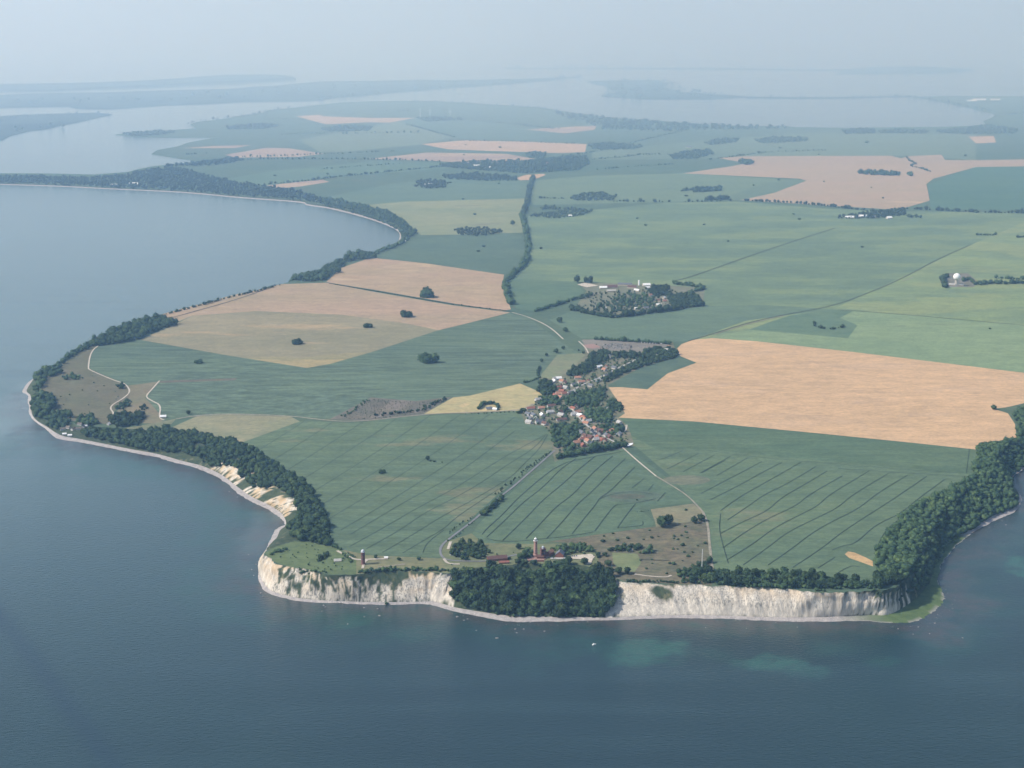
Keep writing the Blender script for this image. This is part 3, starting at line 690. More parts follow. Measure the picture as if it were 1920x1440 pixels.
# ground lookup for everything that stands on the land
lv = [tuple(p) for p in TV3] + [tuple(p) for p in SV.reshape(-1, 3)] + [tuple(p) for p in BV.reshape(-1, 3)]
n1 = len(TV3); n2 = n1 + nv * (NR + 1)
lf = [tuple(int(k) for k in f) for f in TF] + [tuple(int(n1 + k) for k in f) for f in strip(SV, idx_all)] + [tuple(int(n2 + k) for k in f) for f in strip(BV, idx_all)]
BVH = BVHTree.FromPolygons(lv, lf, all_triangles=False)
CAMV = Vector((0, 0, H))
def hit(px, py):
    h = BVH.ray_cast(CAMV, Vector(ray(px, py)).normalized())
    return h[0]
def drop(x, y):
    h = BVH.ray_cast(Vector((x, y, 300)), Vector((0, 0, -1)))
    return h[0].z if h[0] is not None else None

# ------------------------------------------------------------------ far lands across the water
def flat_land(name, poly, z=2.5, label=None, hill=None, mat=None):
    W = np.array([at_z(x, y, z) for x, y in resample_px(poly, True, 0.02)])
    for i in range(len(W)):
        a = W[i, 1] * 0.004
        W[i, 0] += a * noise.noise(Vector((i * .8, 2.2, z))); W[i, 1] += a * 4 * noise.noise(Vector((i * .8, 5.2, z)))
    P = [tuple(p[:2]) for p in W]; n = len(P)
    ed = [(i, (i + 1) % n) for i in range(n)]
    x0, y0 = W[:, :2].min(0); x1, y1 = W[:, :2].max(0)
    s = max(x1 - x0, y1 - y0) / 40
    X, Y = np.meshgrid(np.arange(x0, x1, s), np.arange(y0, y1, s))
    k = pip(X.ravel(), Y.ravel(), W)
    P += list(zip(X.ravel()[k], Y.ravel()[k]))
    r = delaunay_2d_cdt([Vector(p) for p in P], ed, [], 0, 0.02)
    V = np.array([(v[0], v[1], z) for v in r[0]]); Fc = np.array([f for f in r[2] if len(f) == 3])
    ce = V[Fc].mean(1); Fc = Fc[pip(ce[:, 0], ce[:, 1], W)]
    if hill: V[:, 2] += hill(V[:, 0], V[:, 1])
    else: V[:, 2] += 3 * np.abs(np.sin(V[:, 0] * .001) * np.cos(V[:, 1] * .0008))
    base = len(V); sk = []; sf = []
    for i, p in enumerate(W):
        zz = z + (float(hill(np.array([p[0]]), np.array([p[1]]))[0]) if hill else 0)
        sk += [(p[0], p[1], zz), (p[0], p[1], -2)]
        j = (i + 1) % len(W)
        sf += [(base+2*i, base+2*i+1, base+2*j+1), (base+2*i, base+2*j+1, base+2*j)]
    o = link(name, mesh_np(name, np.vstack([V, sk]), np.vstack([Fc, sf])), [mat or M['ground']], kind='structure', smooth=False, label=label)
    return o
M['farland'] = mat_field('far_farmland', (0.045, 0.065, 0.050), (0.07, 0.09, 0.06), 0.0011, (.5, 1), 0, (0.016, 0.027, 0.024), 0.5, 0.0026)
flat_land('island', [(-300,181),(-50,181),(100,173.5),(200,172),(400,168),(520,160.5),(600,153.5),(720,152),(850,150),(1000,147),(1093,143.5),(1090,145.5),(950,158),(800,168),(740,174),(700,178),(640,183.5),(583,189),(450,193),(300,199),(220,203.5),(150,203),(130,200),(40,201),(-50,203),(-300,206)], label='long hazy farmland shore behind the left inlet', mat=M['farland'])
flat_land('island', [(-300,224),(-50,222),(30,217),(100,214.5),(175,211),(212,212.5),(218,215),(190,220),(150,229),(95,241),(60,246),(10,256),(0,264),(-60,262),(-300,275)], label='flat hazy tongue of land at the left edge', mat=M['farland'])
flat_land('hills', [(-300,160),(100,158),(250,153),(330,150),(420,144),(500,142),(548,146),(560,150),(400,158),(250,164),(100,170),(-300,178)], label='faintest strip of land under the horizon', mat=M['farland'], hill=lambda x, y: 30 * np.exp(-((x + 3800) / 2500) ** 2))
flat_land('island', [(1105,153),(1150,150.3),(1230,149.8),(1246,158),(1235,163),(1280,172),(1350,178),(1412,180.5),(1412,183),(1330,186),(1220,187),(1125,181),(1130,179),(1158,174),(1142,163),(1120,157)], label='dark wooded island in the middle of the far lagoon', mat=M['farland'])
flat_land('island', [(1405,181.6),(1560,182.4),(1712,180.6),(1712,182.6),(1560,184),(1405,183.4)], label='thin spit closing the far lagoon', mat=M['farland'])
hx = at_z(1738, 133, 0)
flat_land('hills', [(950,127),(1100,126.8),(1350,128),(1580,129.5),(1640,127),(1820,128),(1824,132),(1760,138),(1640,140.5),(1560,139),(1590,133),(1350,131),(1100,129.5),(950,129)], label='low island with a rounded hill on the horizon', mat=M['farland'],
          hill=lambda x, y: 62 * np.exp(-((x - hx[0]) / 620) ** 2 - ((y - hx[1] - 300) / 1500) ** 2))

# ------------------------------------------------------------------ sea
gx = np.arange(-1500, 1500, 13.0); gy = np.arange(1500, 4400, 13.0)
X, Y = np.meshgrid(gx, gy)
shore = CW[(CS > 0)][:, :2][::3]
Dm = np.full(X.shape, 1e9)
for sx, sy in shore:
    np.minimum(Dm, (X - sx) ** 2 + (Y - sy) ** 2, out=Dm)
Dm = np.sqrt(Dm)
nzv = np.zeros(X.shape); nz2 = np.zeros(X.shape)
for i in range(X.shape[0]):
    for j in range(X.shape[1]):
        if Dm[i, j] < 420:
            nzv[i, j] = noise.fractal(Vector((X[i, j] / 120, Y[i, j] / 120, 0)), 1, 2, 4)
            nz2[i, j] = noise.fractal(Vector((X[i, j] / 45, Y[i, j] / 45, 5)), 1, 2, 3)
def blob(px, py, rx, ry, rag=1.0):
    d, dr, dd = np.array(at_z(px, py)), np.array(at_z(px + rx, py)), np.array(at_z(px, py - ry))
    Rx = abs(dr[0] - d[0]); Ry = abs(dd[1] - d[1])
    q = np.sqrt(((X - d[0]) / Rx) ** 2 + ((Y - d[1]) / Ry) ** 2) + (nzv * 1.1 + nz2 * .6) * rag
    return np.clip((1.15 - q) * 1.6, 0, 1)
weed = np.clip(1.25 - Dm / 62 + nzv * 1.0, 0, 1)                       # brown weed and stones by the shore
shal = np.clip(1.1 - Dm / 130 + nzv * 1.1, 0, 1) * .45                   # green shallows
for e, k in (((1215,1222,75,22),1.0),((1110,1215,95,22),.45),((1450,1250,62,20),1.1),((1395,1245,50,14),.5),((1905,1060,25,28),1.2),((1660,1240,40,10),.4),((620,1150,110,24),.7),((760,1165,90,16),.5),((430,945,75,30),.55),((420,900,60,25),.6),((250,880,90,22),.55),((40,790,45,40),.5)):
    shal = np.maximum(shal, blob(*e) * k * .9)
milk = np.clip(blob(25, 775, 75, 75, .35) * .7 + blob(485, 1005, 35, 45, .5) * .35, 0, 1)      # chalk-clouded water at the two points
p0 = np.array(at_z(0, 1155)[:2]); p1 = np.array(at_z(215, 1440)[:2]); dv = (p1 - p0) / np.linalg.norm(p1 - p0)
reflection_streak = np.exp(-(((X - p0[0]) * dv[1] - (Y - p0[1]) * dv[0]) / 14.0) ** 2)  # dark window reflection streak, painted into the water colour
foam = np.clip(1.0 - Dm / 16, 0, 1)
n_, m_ = X.shape
V = np.column_stack([X.ravel(), Y.ravel(), np.zeros(X.size)])
q = (np.arange(n_ - 1)[:, None] * m_ + np.arange(m_ - 1)[None, :]).ravel()
Fc = np.column_stack([q, q + 1, q + m_ + 1, q + m_])
# surrounding sheet out to the horizon
b0 = len(V); XL, XR, YB, YT = gx[0], gx[-1], gy[0], gy[-1]; BIG = 78000
outer = [(-BIG, -BIG, 0), (BIG, -BIG, 0), (BIG, BIG, 0), (-BIG, BIG, 0)]
V = np.vstack([V, outer])
c00, c10, c11, c01 = 0, m_ - 1, (n_ - 1) * m_ + m_ - 1, (n_ - 1) * m_
me = bpy.data.meshes.new('sea')
fl = [tuple(int(k) for k in f) for f in Fc]
bot = list(range(0, m_)); rgt = [i * m_ + m_ - 1 for i in range(n_)]; top = [(n_ - 1) * m_ + j for j in range(m_)]; lft = [i * m_ for i in range(n_)]
fl.append(tuple([b0, b0 + 1] + bot[::-1])); fl.append(tuple([b0 + 1, b0 + 2] + rgt[::-1])); fl.append(tuple([b0 + 2, b0 + 3] + top)); fl.append(tuple([b0 + 3, b0] + lft))
me.from_pydata([tuple(p) for p in V], [], fl); me.update()
pad = np.zeros(4)
for nm, A in (('weed', weed), ('shallow', shal), ('milky', milk), ('reflection_streak', reflection_streak), ('foam', foam)):
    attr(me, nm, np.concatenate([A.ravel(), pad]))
m, t, b = nt('sea_water')
A = lambda nm: N(t, 'ShaderNodeAttribute', attribute_name=nm).outputs['Fac']
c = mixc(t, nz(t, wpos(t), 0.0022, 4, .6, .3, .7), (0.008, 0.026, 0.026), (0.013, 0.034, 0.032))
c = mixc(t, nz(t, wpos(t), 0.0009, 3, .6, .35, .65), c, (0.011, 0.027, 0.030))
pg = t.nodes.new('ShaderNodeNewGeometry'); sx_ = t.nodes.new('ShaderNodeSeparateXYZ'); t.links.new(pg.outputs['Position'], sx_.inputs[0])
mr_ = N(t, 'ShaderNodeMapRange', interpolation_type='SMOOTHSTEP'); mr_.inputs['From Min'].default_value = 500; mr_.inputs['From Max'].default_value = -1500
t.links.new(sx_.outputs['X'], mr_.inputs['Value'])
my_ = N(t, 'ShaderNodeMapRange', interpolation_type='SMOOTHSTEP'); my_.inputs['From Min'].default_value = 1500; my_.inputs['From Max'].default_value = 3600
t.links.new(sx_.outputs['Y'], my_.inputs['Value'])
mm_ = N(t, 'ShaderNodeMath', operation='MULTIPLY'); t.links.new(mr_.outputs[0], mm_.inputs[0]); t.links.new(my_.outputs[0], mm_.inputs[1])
c = mixc(t, mm_.outputs[0], c, (0.082, 0.130, 0.128))  # diffuse sun glitter on the left sea, painted in as lighter water colour
sh_ = N(t, 'ShaderNodeMath', operation='MULTIPLY'); t.links.new(A('shallow'), sh_.inputs[0]); t.links.new(nz(t, wpos(t), .018, 5, .65, .25, .62), sh_.inputs[1])
c = mixc(t, sh_.outputs[0], c, (0.024, 0.086, 0.062))
wn = N(t, 'ShaderNodeMath', operation='MULTIPLY'); t.links.new(A('weed'), wn.inputs[0]); t.links.new(nz(t, wpos(t), .03, 4, .65, .25, .6), wn.inputs[1])
c = mixc(t, wn.outputs[0], c, (0.050, 0.050, 0.048))
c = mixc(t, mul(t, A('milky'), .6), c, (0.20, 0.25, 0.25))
c = mixc(t, mul(t, A('reflection_streak'), .7), c, (0.006, 0.020, 0.032))
c = mixc(t, mul(t, nz(t, wpos(t, (.0012, .011, 1), R(14)), 1.0, 5, .65, .45, .7), .35), c, (0.030, 0.060, 0.066))
fo = N(t, 'ShaderNodeMath', operation='MULTIPLY'); t.links.new(A('foam'), fo.inputs[0]); t.links.new(nz(t, wpos(t), .16, 4, .7, .63, .70), fo.inputs[1])
c = mixc(t, fo.outputs[0], c, (0.6, 0.6, 0.6))
t.links.new(c, b.inputs['Base Color'])
b.inputs['Roughness'].default_value = 0.12; b.inputs['IOR'].default_value = 1.33; b.inputs['Specular IOR Level'].default_value = 0.62
bp = N(t, 'ShaderNodeBump'); bp.inputs['Strength'].default_value = 0.6; bp.inputs['Distance'].default_value = 1.4
w1 = N(t, 'ShaderNodeTexNoise'); w1.inputs['Scale'].default_value = 1.0; w1.inputs['Detail'].default_value = 5.0; w1.inputs['Roughness'].default_value = .65
t.links.new(wpos(t, (.10, .20, 1), R(-20)), w1.inputs['Vector'])
t.links.new(w1.outputs['Fac'], bp.inputs['Height']); t.links.new(bp.outputs[0], b.inputs['Normal'])
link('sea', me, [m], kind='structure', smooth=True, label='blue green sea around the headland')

# ------------------------------------------------------------------ roads, tracks and wheel ruts
def ribbon(name, lines, width, mat, off, label=None, clip=None, smooth=True, kind='structure'):
    V = []; Fc = []
    for pl in lines:
        p = chaikin(pl, False, 2) if smooth and len(pl) > 2 else pl
        P = [np.array(G(x, y)) for x, y in resample_px(p, False, 0.004)]
        segs = [[]]
        for w in P:
            if clip is None or pip(np.array([w[0]]), np.array([w[1]]), clip)[0]: segs[-1].append(w)
            elif segs[-1]: segs.append([])
        for S in segs:
            if len(S) < 2: continue
            S = np.array(S); tg = np.gradient(S[:, :2], axis=0); tg /= np.linalg.norm(tg, axis=1)[:, None] + 1e-9
            nn = np.stack([-tg[:, 1], tg[:, 0]], 1)
            for i in range(len(S)):
                wv = width * (0.5 + 0.12 * noise.noise(Vector((i * .35, S[0][0], 0))))
                for sg in (-1, 1):
                    x, y = S[i, :2] + nn[i] * wv * sg
                    V.append((x, y, float(zland(x, y)) + off))
                if i:
                    b = len(V) - 4
                    Fc.append((b, b + 2, b + 3, b + 1))
    if not Fc: return
    return link(name, mesh_np(name, V, Fc), [mat], kind=kind, label=label)

FP = {f[0]: f[1] for f in fields}
Z4 = lambda L, bx, by, s: [[(bx + x / s, by + y / s) for x, y in l] for l in L]
A_ = [[(657,1024),(720,989),(785,951),(845,920),(890,892),(945,857),(985,835),(1025,814)],
      [(687,1029),(750,994),(795,962),(850,935),(900,907),(950,872),(1000,842),(1022,817)],
      [(717,1036),(775,1002),(825,970),(882,940),(925,915),(962,892),(982,870),(1012,842),(1027,814)],
      [(755,1037),(800,1010),(832,992),(855,970),(900,940),(935,917)],
      [(639,994),(700,958),(760,921),(812,888),(862,855),(900,828),(940,800),(965,782)],
      [(657,1002),(715,967),(775,932),(825,907),(880,872),(922,840),(967,807)],
      [(793,1036),(800,1018),(832,994)]]
fld = 'big tramlined crop between the coast wood and the lighthouse road'
ribbon('wheel_rut', A_, 1.5, M['tram'], .25, 'strong curved wheel ruts in the big tramlined crop', FP[fld])
ribbon('wheel_rut', [[(x - 36 * k, y - 13 * k) for x, y in A_[4] + [(1000, 757), (1040, 728), (1090, 692)]] for k in range(1, 11)], 1.2, M['tram'], .25, 'faint wheel ruts in the far half of the big tramlined crop', FP[fld])
B_ = Z4([[(95,890),(130,845),(250,740),(330,650),(450,540),(560,450),(640,390),(740,345)],[(130,910),(270,780),(400,650),(560,530),(680,400),(800,320)],[(250,935),(440,750),(540,640),(700,510),(820,400),(940,305)],
         [(425,920),(560,780),(650,680),(780,590),(900,450),(1000,360),(1075,300)],[(580,920),(720,770),(800,670),(940,550),(1060,420),(1170,320)],[(770,885),(860,770),(960,650),(970,620),(1050,570),(1130,490),(1240,385)],
         [(940,865),(1010,770),(1080,680),(1110,665)],[(1110,840),(1180,740),(1245,660)],[(1110,840),(1240,830),(1305,820),(1300,790)],[(1220,540),(1310,470)],[(1340,560),(1380,515)],[(1410,640),(1470,575)],
         [(130,920),(250,945),(430,935),(770,900),(930,870)],[(970,625),(1080,580),(1270,565),(1380,590)],[(1110,665),(1250,655),(1400,620)],[(740,345),(960,300),(1140,268)]], 880, 780, 4)
ribbon('wheel_rut', B_, 1.7, M['tram'], .5, 'dark wheel ruts in the middle tramlined crop')
C_ = Z4([[(40,300),(240,190)],[(150,315),(350,200)],[(50,430),(210,345),(300,300),(440,225)],[(110,470),(300,375),(450,290),(570,230)],[(175,540),(300,450),(480,350),(690,230)],[(220,600),(370,500),(450,440),(600,370),(790,255)],
         [(170,690),(300,620),(480,540),(560,460),(720,370),(860,285)],[(190,780),(330,680),(480,590),(660,510),(740,440),(960,315)],[(220,855),(390,750),(520,650),(700,560),(800,510),(870,440),(1130,285)],
         [(320,890),(490,770),(600,680),(830,570),(930,520),(1020,440),(1255,300)],[(480,890),(640,780),(740,700),(870,620),(1060,530),(1180,430),(1380,310)],[(640,905),(830,780),(940,690),(1090,590),(1250,490),(1500,320)],
         [(800,910),(910,840)],[(890,795),(960,765),(1040,755),(1150,650),(1230,605),(1330,560),(1450,460),(1615,340)],[(1190,755),(1240,660),(1330,590)],[(920,945),(1020,890),(1070,905)],
         [(930,270),(1300,295),(1750,320)],[(175,560),(165,660),(195,780),(225,880)]], 1300, 800, 3.4286)
C_ += [[(1215,866),(1240,862),(1280,845)],[(1250,880),(1310,850)],[(1280,885),(1340,853)],[(1315,887),(1360,863)]]
ribbon('wheel_rut', C_, 1.4, M['tram'], .5, 'dark wheel ruts in the right tramlined crop')
ribbon('wheel_rut', Z4([[(0,140),(380,195),(850,235),(1200,265),(1750,300)],[(1755,300),(1775,140)]], 1300, 800, 3.4286), 1.0, M['tram'], .5, 'thin wheel rut along the head of the right crop')

ribbon('road', [[(1040,845),(1000,880),(960,915),(930,937),(890,975),(845,1008),(828,1022),(824,1036),(832,1048),(850,1052),(905,1053),(935,1050),(965,1040),(985,1040)]], 4.2, M['asphalt'], .6, 'narrow asphalt road from the village to the lighthouses')
ribbon('path', [[(632,1033),(655,1045),(668,1050),(690,1049),(727,1048)],[(680,1066),(682,1055),(690,1049)]], 5.0, M['sandtrack'], .6, 'pale footpath to the round brick tower')
ribbon('path', [[(708,1064),(760,1058)]], 4.0, M['dirt'], .6, 'worn grass path right of the round brick tower')
ribbon('path', [[(832,1048),(838,1056),(850,1058),(862,1058)],[(845,1016),(840,1030)]], 4.5, M['sandtrack'], .65, 'white chalk yard path at the road bend')
ribbon('track', [[(1166,838),(1190,860),(1230,893)]], 3.2, M['sandtrack'], .6, 'pale farm track from the village to the crops')
ribbon('track', [[(1230,893),(1262,912),(1290,930),(1318,960)]], 3.6, M['dirt'], .6, 'grassy farm track between the two tramlined crops')
ribbon('track', [[(1318,960),(1328,985),(1330,1020),(1336,1066)]], 4.5, M['dirt'], .6, 'grassy track along the right edge of the brown meadow')
ribbon('track', [[(187,646),(170,660),(165,690),(168,694),(215,714),(234,719),(243,730),(242,738),(230,748),(212,758),(206,766),(214,775),(208,784)]], 3.6, M['sandtrack'], .6, 'winding concrete track on the left headland')
ribbon('track', [[(299,714),(285,730),(272,744),(285,752),(302,760),(298,784),(308,788)]], 3.6, M['sandtrack'], .6, 'short zigzag concrete track beside the crop')
ribbon('road', [[(330,786),(370,779),(430,776),(545,780),(600,787),(650,791),(700,788),(795,777),(870,774),(975,770),(1000,758)]], 5.5, M['dirt'], .6, 'dusty road from the hamlet to the village')
ribbon('road', [[(960,586),(990,594),(1030,612),(1056,636)],[(1085,640),(1098,652),(1103,662)]], 4.0, M['sandtrack'], .6, 'pale road from the avenue to the village')
ribbon('road', [[(1198,672),(1160,690),(1120,710),(1090,722),(1070,735),(1060,750)],[(1165,835),(1150,828),(1100,800),(1085,780),(1060,760)]], 5, M['concrete'], .6, 'village street')
ribbon('track', [[(1173,800),(1176,795),(1172,812),(1150,818)]], 4, M['sandtrack'], .62, 'lane around the right edge of the village')
ribbon('track', [[(1290,640),(1330,628),(1400,606),(1470,590),(1560,575),(1640,545),(1700,518),(1760,485),(1818,460)]], 4, M['ditch'], .7, 'field boundary running to the radar dome')
ribbon('track', [[(1340,627),(1400,608),(1470,592)],[(1690,528),(1712,520)]], 4, M['dirt'], .8, 'pale piece of farm track above the orange field')
ribbon('track', [[(1265,527),(1300,518),(1400,482),(1480,455),(1565,428)]], 5, M['ditch'], .8, 'ditch line leading to the white farm')
ribbon('track', [[(1570,581),(1700,590),(1960,614)]], 3.5, M['ditch'], .7, 'ditch line behind the pale green crop')
ribbon('path', [[(1190,1077),(1218,1081),(1250,1083),(1259,1079)]], 3.5, M['sandtrack'], .7, 'white path along the cliff edge')
ribbon('path', [[(1202,1050),(1255,1051)]], 2.0, M['ditch'], .7, 'old trench line in the brown meadow')
ribbon('track', [[(617,531),(700,545),(845,570),(957,584)]], 7, M['ditch'], .9, 'grown ditch line across the pink stubble field')
ribbon('track', [[(300,602),(380,580),(450,560),(500,542)]], 4, M['ditch'], .9, 'hedge bank along the bluff of the stubble field')

def patch(name, poly, mat, off, label):
    P = [G(x, y, off) for x, y in resample_px(poly, True, 0.006)]
    me = bpy.data.meshes.new(name); me.from_pydata(P, [], [tuple(range(len(P)))]); me.update()
    return link(name, me, [mat], kind='structure', label=label)
patch('pavement', [(984,1045),(1012,1043),(1031,1044),(1019,1051),(991,1052)], M['paving'], .9, 'pink brick forecourt below the two lighthouses')
patch('pavement', [(1032,1046),(1060,1046),(1060,1049),(1032,1049)], M['concrete'], .9, 'concrete strip right of the forecourt')
patch('pavement', [(1064,1048),(1076,1042),(1108,1039),(1116,1044),(1112,1048),(1108,1058),(1100,1059),(1104,1050)], M['sandtrack'], .9, 'bright gravel car lot beside the lighthouses')
patch('pavement', [(1166,838),(1172,833),(1187,831),(1186,834),(1176,838)], M['white'], .8, 'white chalk heap yard at the edge of the village')
patch('pavement', [(1095,647),(1112,645),(1128,651),(1112,654),(1098,652)], M['paving'], .8, 'red paved corner of the car park')
patch('pavement', [(1082,534),(1098,530),(1122,536),(1100,539)], M['sandtrack'], .9, 'bright sandy yard of the walled farm')

# ------------------------------------------------------------------ trees
def ico(sub):
    import bmesh
    bm = bmesh.new(); bmesh.ops.create_icosphere(bm, subdivisions=sub, radius=1.0)
    v = np.array([p.co[:] for p in bm.verts]); f = np.array([[q.index for q in p.verts] for p in bm.faces]); bm.free()
    return v, f

def crown_shape(seed, sub=3, lob=9, squash=1.0, leaf=0):
    """uneven crown of several leaf clumps around the trunk top, unit radius, base at z = 0"""
    r = np.random.default_rng(seed)
    v, f = ico(sub)
    cs = r.normal(size=(lob, 3)); cs /= np.linalg.norm(cs, axis=1)[:, None]
    cs[:, 2] = np.abs(cs[:, 2]) * 1.0 - .15
    h = 0.70 + 0.34 * np.clip((v @ cs.T - 0.62) / 0.3, 0, 1).max(axis=1)
    for i in range(len(v)):
        h[i] += 0.22 * noise.fractal(Vector(v[i] * 2.6 + seed), 1, 2, 3)
        h[i] *= 1 + .34 * noise.noise(Vector((v[i][0] * 6, v[i][1] * 6 + seed, v[i][2] * 6)))
    V = v * h[:, None]
    V[:, 2] *= squash
    V[:, 2] = V[:, 2] + .72 * squash
    V[:, 2] = np.maximum(V[:, 2], -.05 + .1 * r.random(len(V)))
    Fq = f
    if leaf:
        k = r.integers(0, len(v), leaf)
        lv_ = []; lf_ = []
        for q, i in enumerate(k):
            c0 = V[i] * (1.0 + .07 * r.random()); s = .07 + .10 * r.random()
            d = r.normal(size=(3, 3)) * s
            lv_ += [c0 + d[0], c0 + d[1], c0 + d[2]]; lf_.append((len(V) + 3*q, len(V) + 3*q + 1, len(V) + 3*q + 2))
        V = np.vstack([V, lv_]); Fq = np.vstack([f, lf_])
    return V, Fq

CROWNS = [crown_shape(s, 3, 8 + s % 4, (1.0, .9, 1.15, .82)[s % 4], 420) for s in range(8)]
LOWC = [crown_shape(40 + s, 2, 6, (1.0, .85, 1.1)[s % 3], 70) for s in range(8)]
TINY = [crown_shape(60 + s, 1, 4, 1.0) for s in range(4)]
CROWN_ME = [mesh_np('crown', V, Fc) for V, Fc in CROWNS]
for me in CROWN_ME: me.materials.append(M['leaf'])
# whole wood trees, crown carried on a short tapered trunk with two limbs, in one mesh (too small in the photo for parts)
def trunk_geo(h, r0, r1, n=7):
    V = []; Fq = []
    for z, r in ((0, r0), (h * .5, (r0 + r1) / 2), (h, r1)):
        for i in range(n):
            a = 2 * math.pi * i / n
            V.append((r * math.cos(a), r * math.sin(a), z))
    for j in range(2):
        for i in range(n):
            Fq.append((j*n+i, j*n+(i+1) % n, (j+1)*n+(i+1) % n, (j+1)*n+i))
    return V, Fq
def trunk_mesh():
    mb = MB()
    v, f = trunk_geo(1.0, .07, .045); mb.add(v, f)
    for a in (0.4, 2.5, 4.4):
        v, f = trunk_geo(.55, .04, .015, 5)
        Mx = Matrix.Translation((0, 0, .72)) @ Matrix.Rotation(a, 4, 'Z') @ Matrix.Rotation(.7, 4, 'Y')
        mb.add([tuple(Mx @ Vector(p)) for p in v], f)
    return mb.me('trunk')
TRUNK_ME = trunk_mesh(); TRUNK_ME.materials.append(M['bark'])
WOOD_ME = []
for k, (V, Fc) in enumerate(CROWNS):
    mb = MB()
    mb.add([(p[0], p[1], p[2] + .38) for p in V], [tuple(int(i) for i in f) for f in Fc])
    n0 = len(mb.f)
    v, f = trunk_geo(.75, .06, .04, 6); mb.add(v, f)
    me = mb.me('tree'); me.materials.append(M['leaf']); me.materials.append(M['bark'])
    mi = np.zeros(len(me.polygons), np.int32); mi[n0:] = 1; me.polygons.foreach_set('material_index', mi)
    WOOD_ME.append(me)
NTREES = [0]
def wood_tree(P, r, label, group):
    k = random.randrange(len(WOOD_ME))
    o = bpy.data.objects.new('tree', WOOD_ME[k]); COL.objects.link(o)
    o.location = (P[0], P[1], P[2] - .3)
    o.rotation_euler = (random.uniform(-.06, .06), random.uniform(-.06, .06), random.uniform(0, 6.28))
    o.scale = (r * random.uniform(.9, 1.1), r * random.uniform(.9, 1.1), r * random.uniform(.85, 1.35))
    tag(o, label, 'tree', group); NTREES[0] += 1
    return o
def lone_tree(px, py, r, label, group=None, tall=1.0):
    """free-standing tree: crown on a trunk with limbs"""
    P = hit(px, py)
    t = empty('tree', (P[0], P[1], P[2] - .2), random.uniform(0, 6.28), label, 'tree', group)
    c = bpy.data.objects.new('crown', CROWN_ME[random.randrange(8)]); COL.objects.link(c); c.parent = t
    c.location = (0, 0, r * .42); c.scale = (r, r, r * tall)
    k = bpy.data.objects.new('trunk', TRUNK_ME); COL.objects.link(k); k.parent = t
    k.scale = (r * 1.1, r * 1.1, r * 1.0)
    NTREES[0] += 1
    return t

def mass(name, places, label, geos=LOWC, mat='leaf', kind='stuff', cat=None, group=None, parent=None, smooth=False, hs=1.0):
    """one canopy of many merged crowns; places = (x, y, z, radius)"""
    VV = []; FF = []; b = 0
    for x, y, z, r in places:
        V, Fc = geos[random.randrange(len(geos))]
        a = random.uniform(0, 6.28); ca, sa = math.cos(a), math.sin(a)
        s = r * random.choice((.55, .7, .85, 1.0, 1.0, 1.15, 1.3))
        W = np.empty_like(V)
        W[:, 0] = (V[:, 0] * ca - V[:, 1] * sa) * s + x; W[:, 1] = (V[:, 0] * sa + V[:, 1] * ca) * s + y
        W[:, 2] = V[:, 2] * s * hs * random.uniform(.85, 1.2) + z + r * .12 * hs
        VV.append(W); FF.append(Fc + b); b += len(V)
    if not VV: return None
    o = link(name, mesh_np(name, np.vstack(VV), np.vstack(FF)), [M[mat]], label=label, kind=kind, cat=cat, group=group, parent=parent, smooth=smooth)
    return o

def fill_world(poly_px, spacing, jitter=.8, shift=0.0, maxn=4000):
    """spots on the ground under a wood outlined in the photo"""
    P = [hit(x, y + shift) for x, y in poly_px]
    P = [p if p is not None else Vector(at_z(x, y + shift, 5)) for p, (x, y) in zip(P, poly_px)]
    xs = [p.x for p in P]; ys = [p.y for p in P]
    X, Y = np.meshgrid(np.arange(min(xs), max(xs), spacing), np.arange(min(ys), max(ys), spacing))
    X = X + (rng.random(X.shape) - .5) * spacing * jitter; Y = Y + (rng.random(Y.shape) - .5) * spacing * jitter
    k = pip(X.ravel(), Y.ravel(), P)
    pts_ = list(zip(X.ravel()[k], Y.ravel()[k]))
    random.shuffle(pts_)
    out = [(x, y, drop(x, y)) for x, y in pts_[:maxn]]
    return [p for p in out if p[2] is not None and p[2] > .6]

def fill_px(poly, sx, sy):
    """spots sampled over the picture of a slope, then put on the ground where the line of sight meets it"""
    xs = [p[0] for p in poly]; ys = [p[1] for p in poly]; out = []
    row = 0
    y = min(ys)
    while y < max(ys):
        x = min(xs) + (row % 2) * sx / 2
        while x < max(xs):
            px, py = x + random.uniform(-.35, .35) * sx, y + random.uniform(-.35, .35) * sy
            if pip(np.array([px]), np.array([py]), poly)[0]:
                h = hit(px, py)
                if h is not None: out.append((px, py, h))
            x += sx
        y += sy; row += 1
    return out

# the central cliff wood: every tree its own object
W2 = [(848,1080),(900,1072),(980,1074),(1040,1071),(1100,1072),(1146,1080),(1155,1098),(1148,1128),(1136,1152),(1125,1159),(1060,1158),(960,1158),(925,1152),(885,1144),(862,1136),(848,1120),(846,1098)]
spots = fill_px(W2, 15.5, 11.5)
for px, py, h in spots[:175]:
    wood_tree(h, random.choice((5.0, 6.0, 7.0, 8.0, 9.0, 10.0)), 'rounded dark green tree of the dense wood covering the slope between the two chalk cliffs', 'trees of the central cliff wood')
fillp = [(h.x, h.y, h.z, random.uniform(3.2, 5.2)) for px, py, h in fill_px(W2, 8, 7)]
mass('undergrowth', fillp, 'dense undergrowth filling the gaps of the central cliff wood')
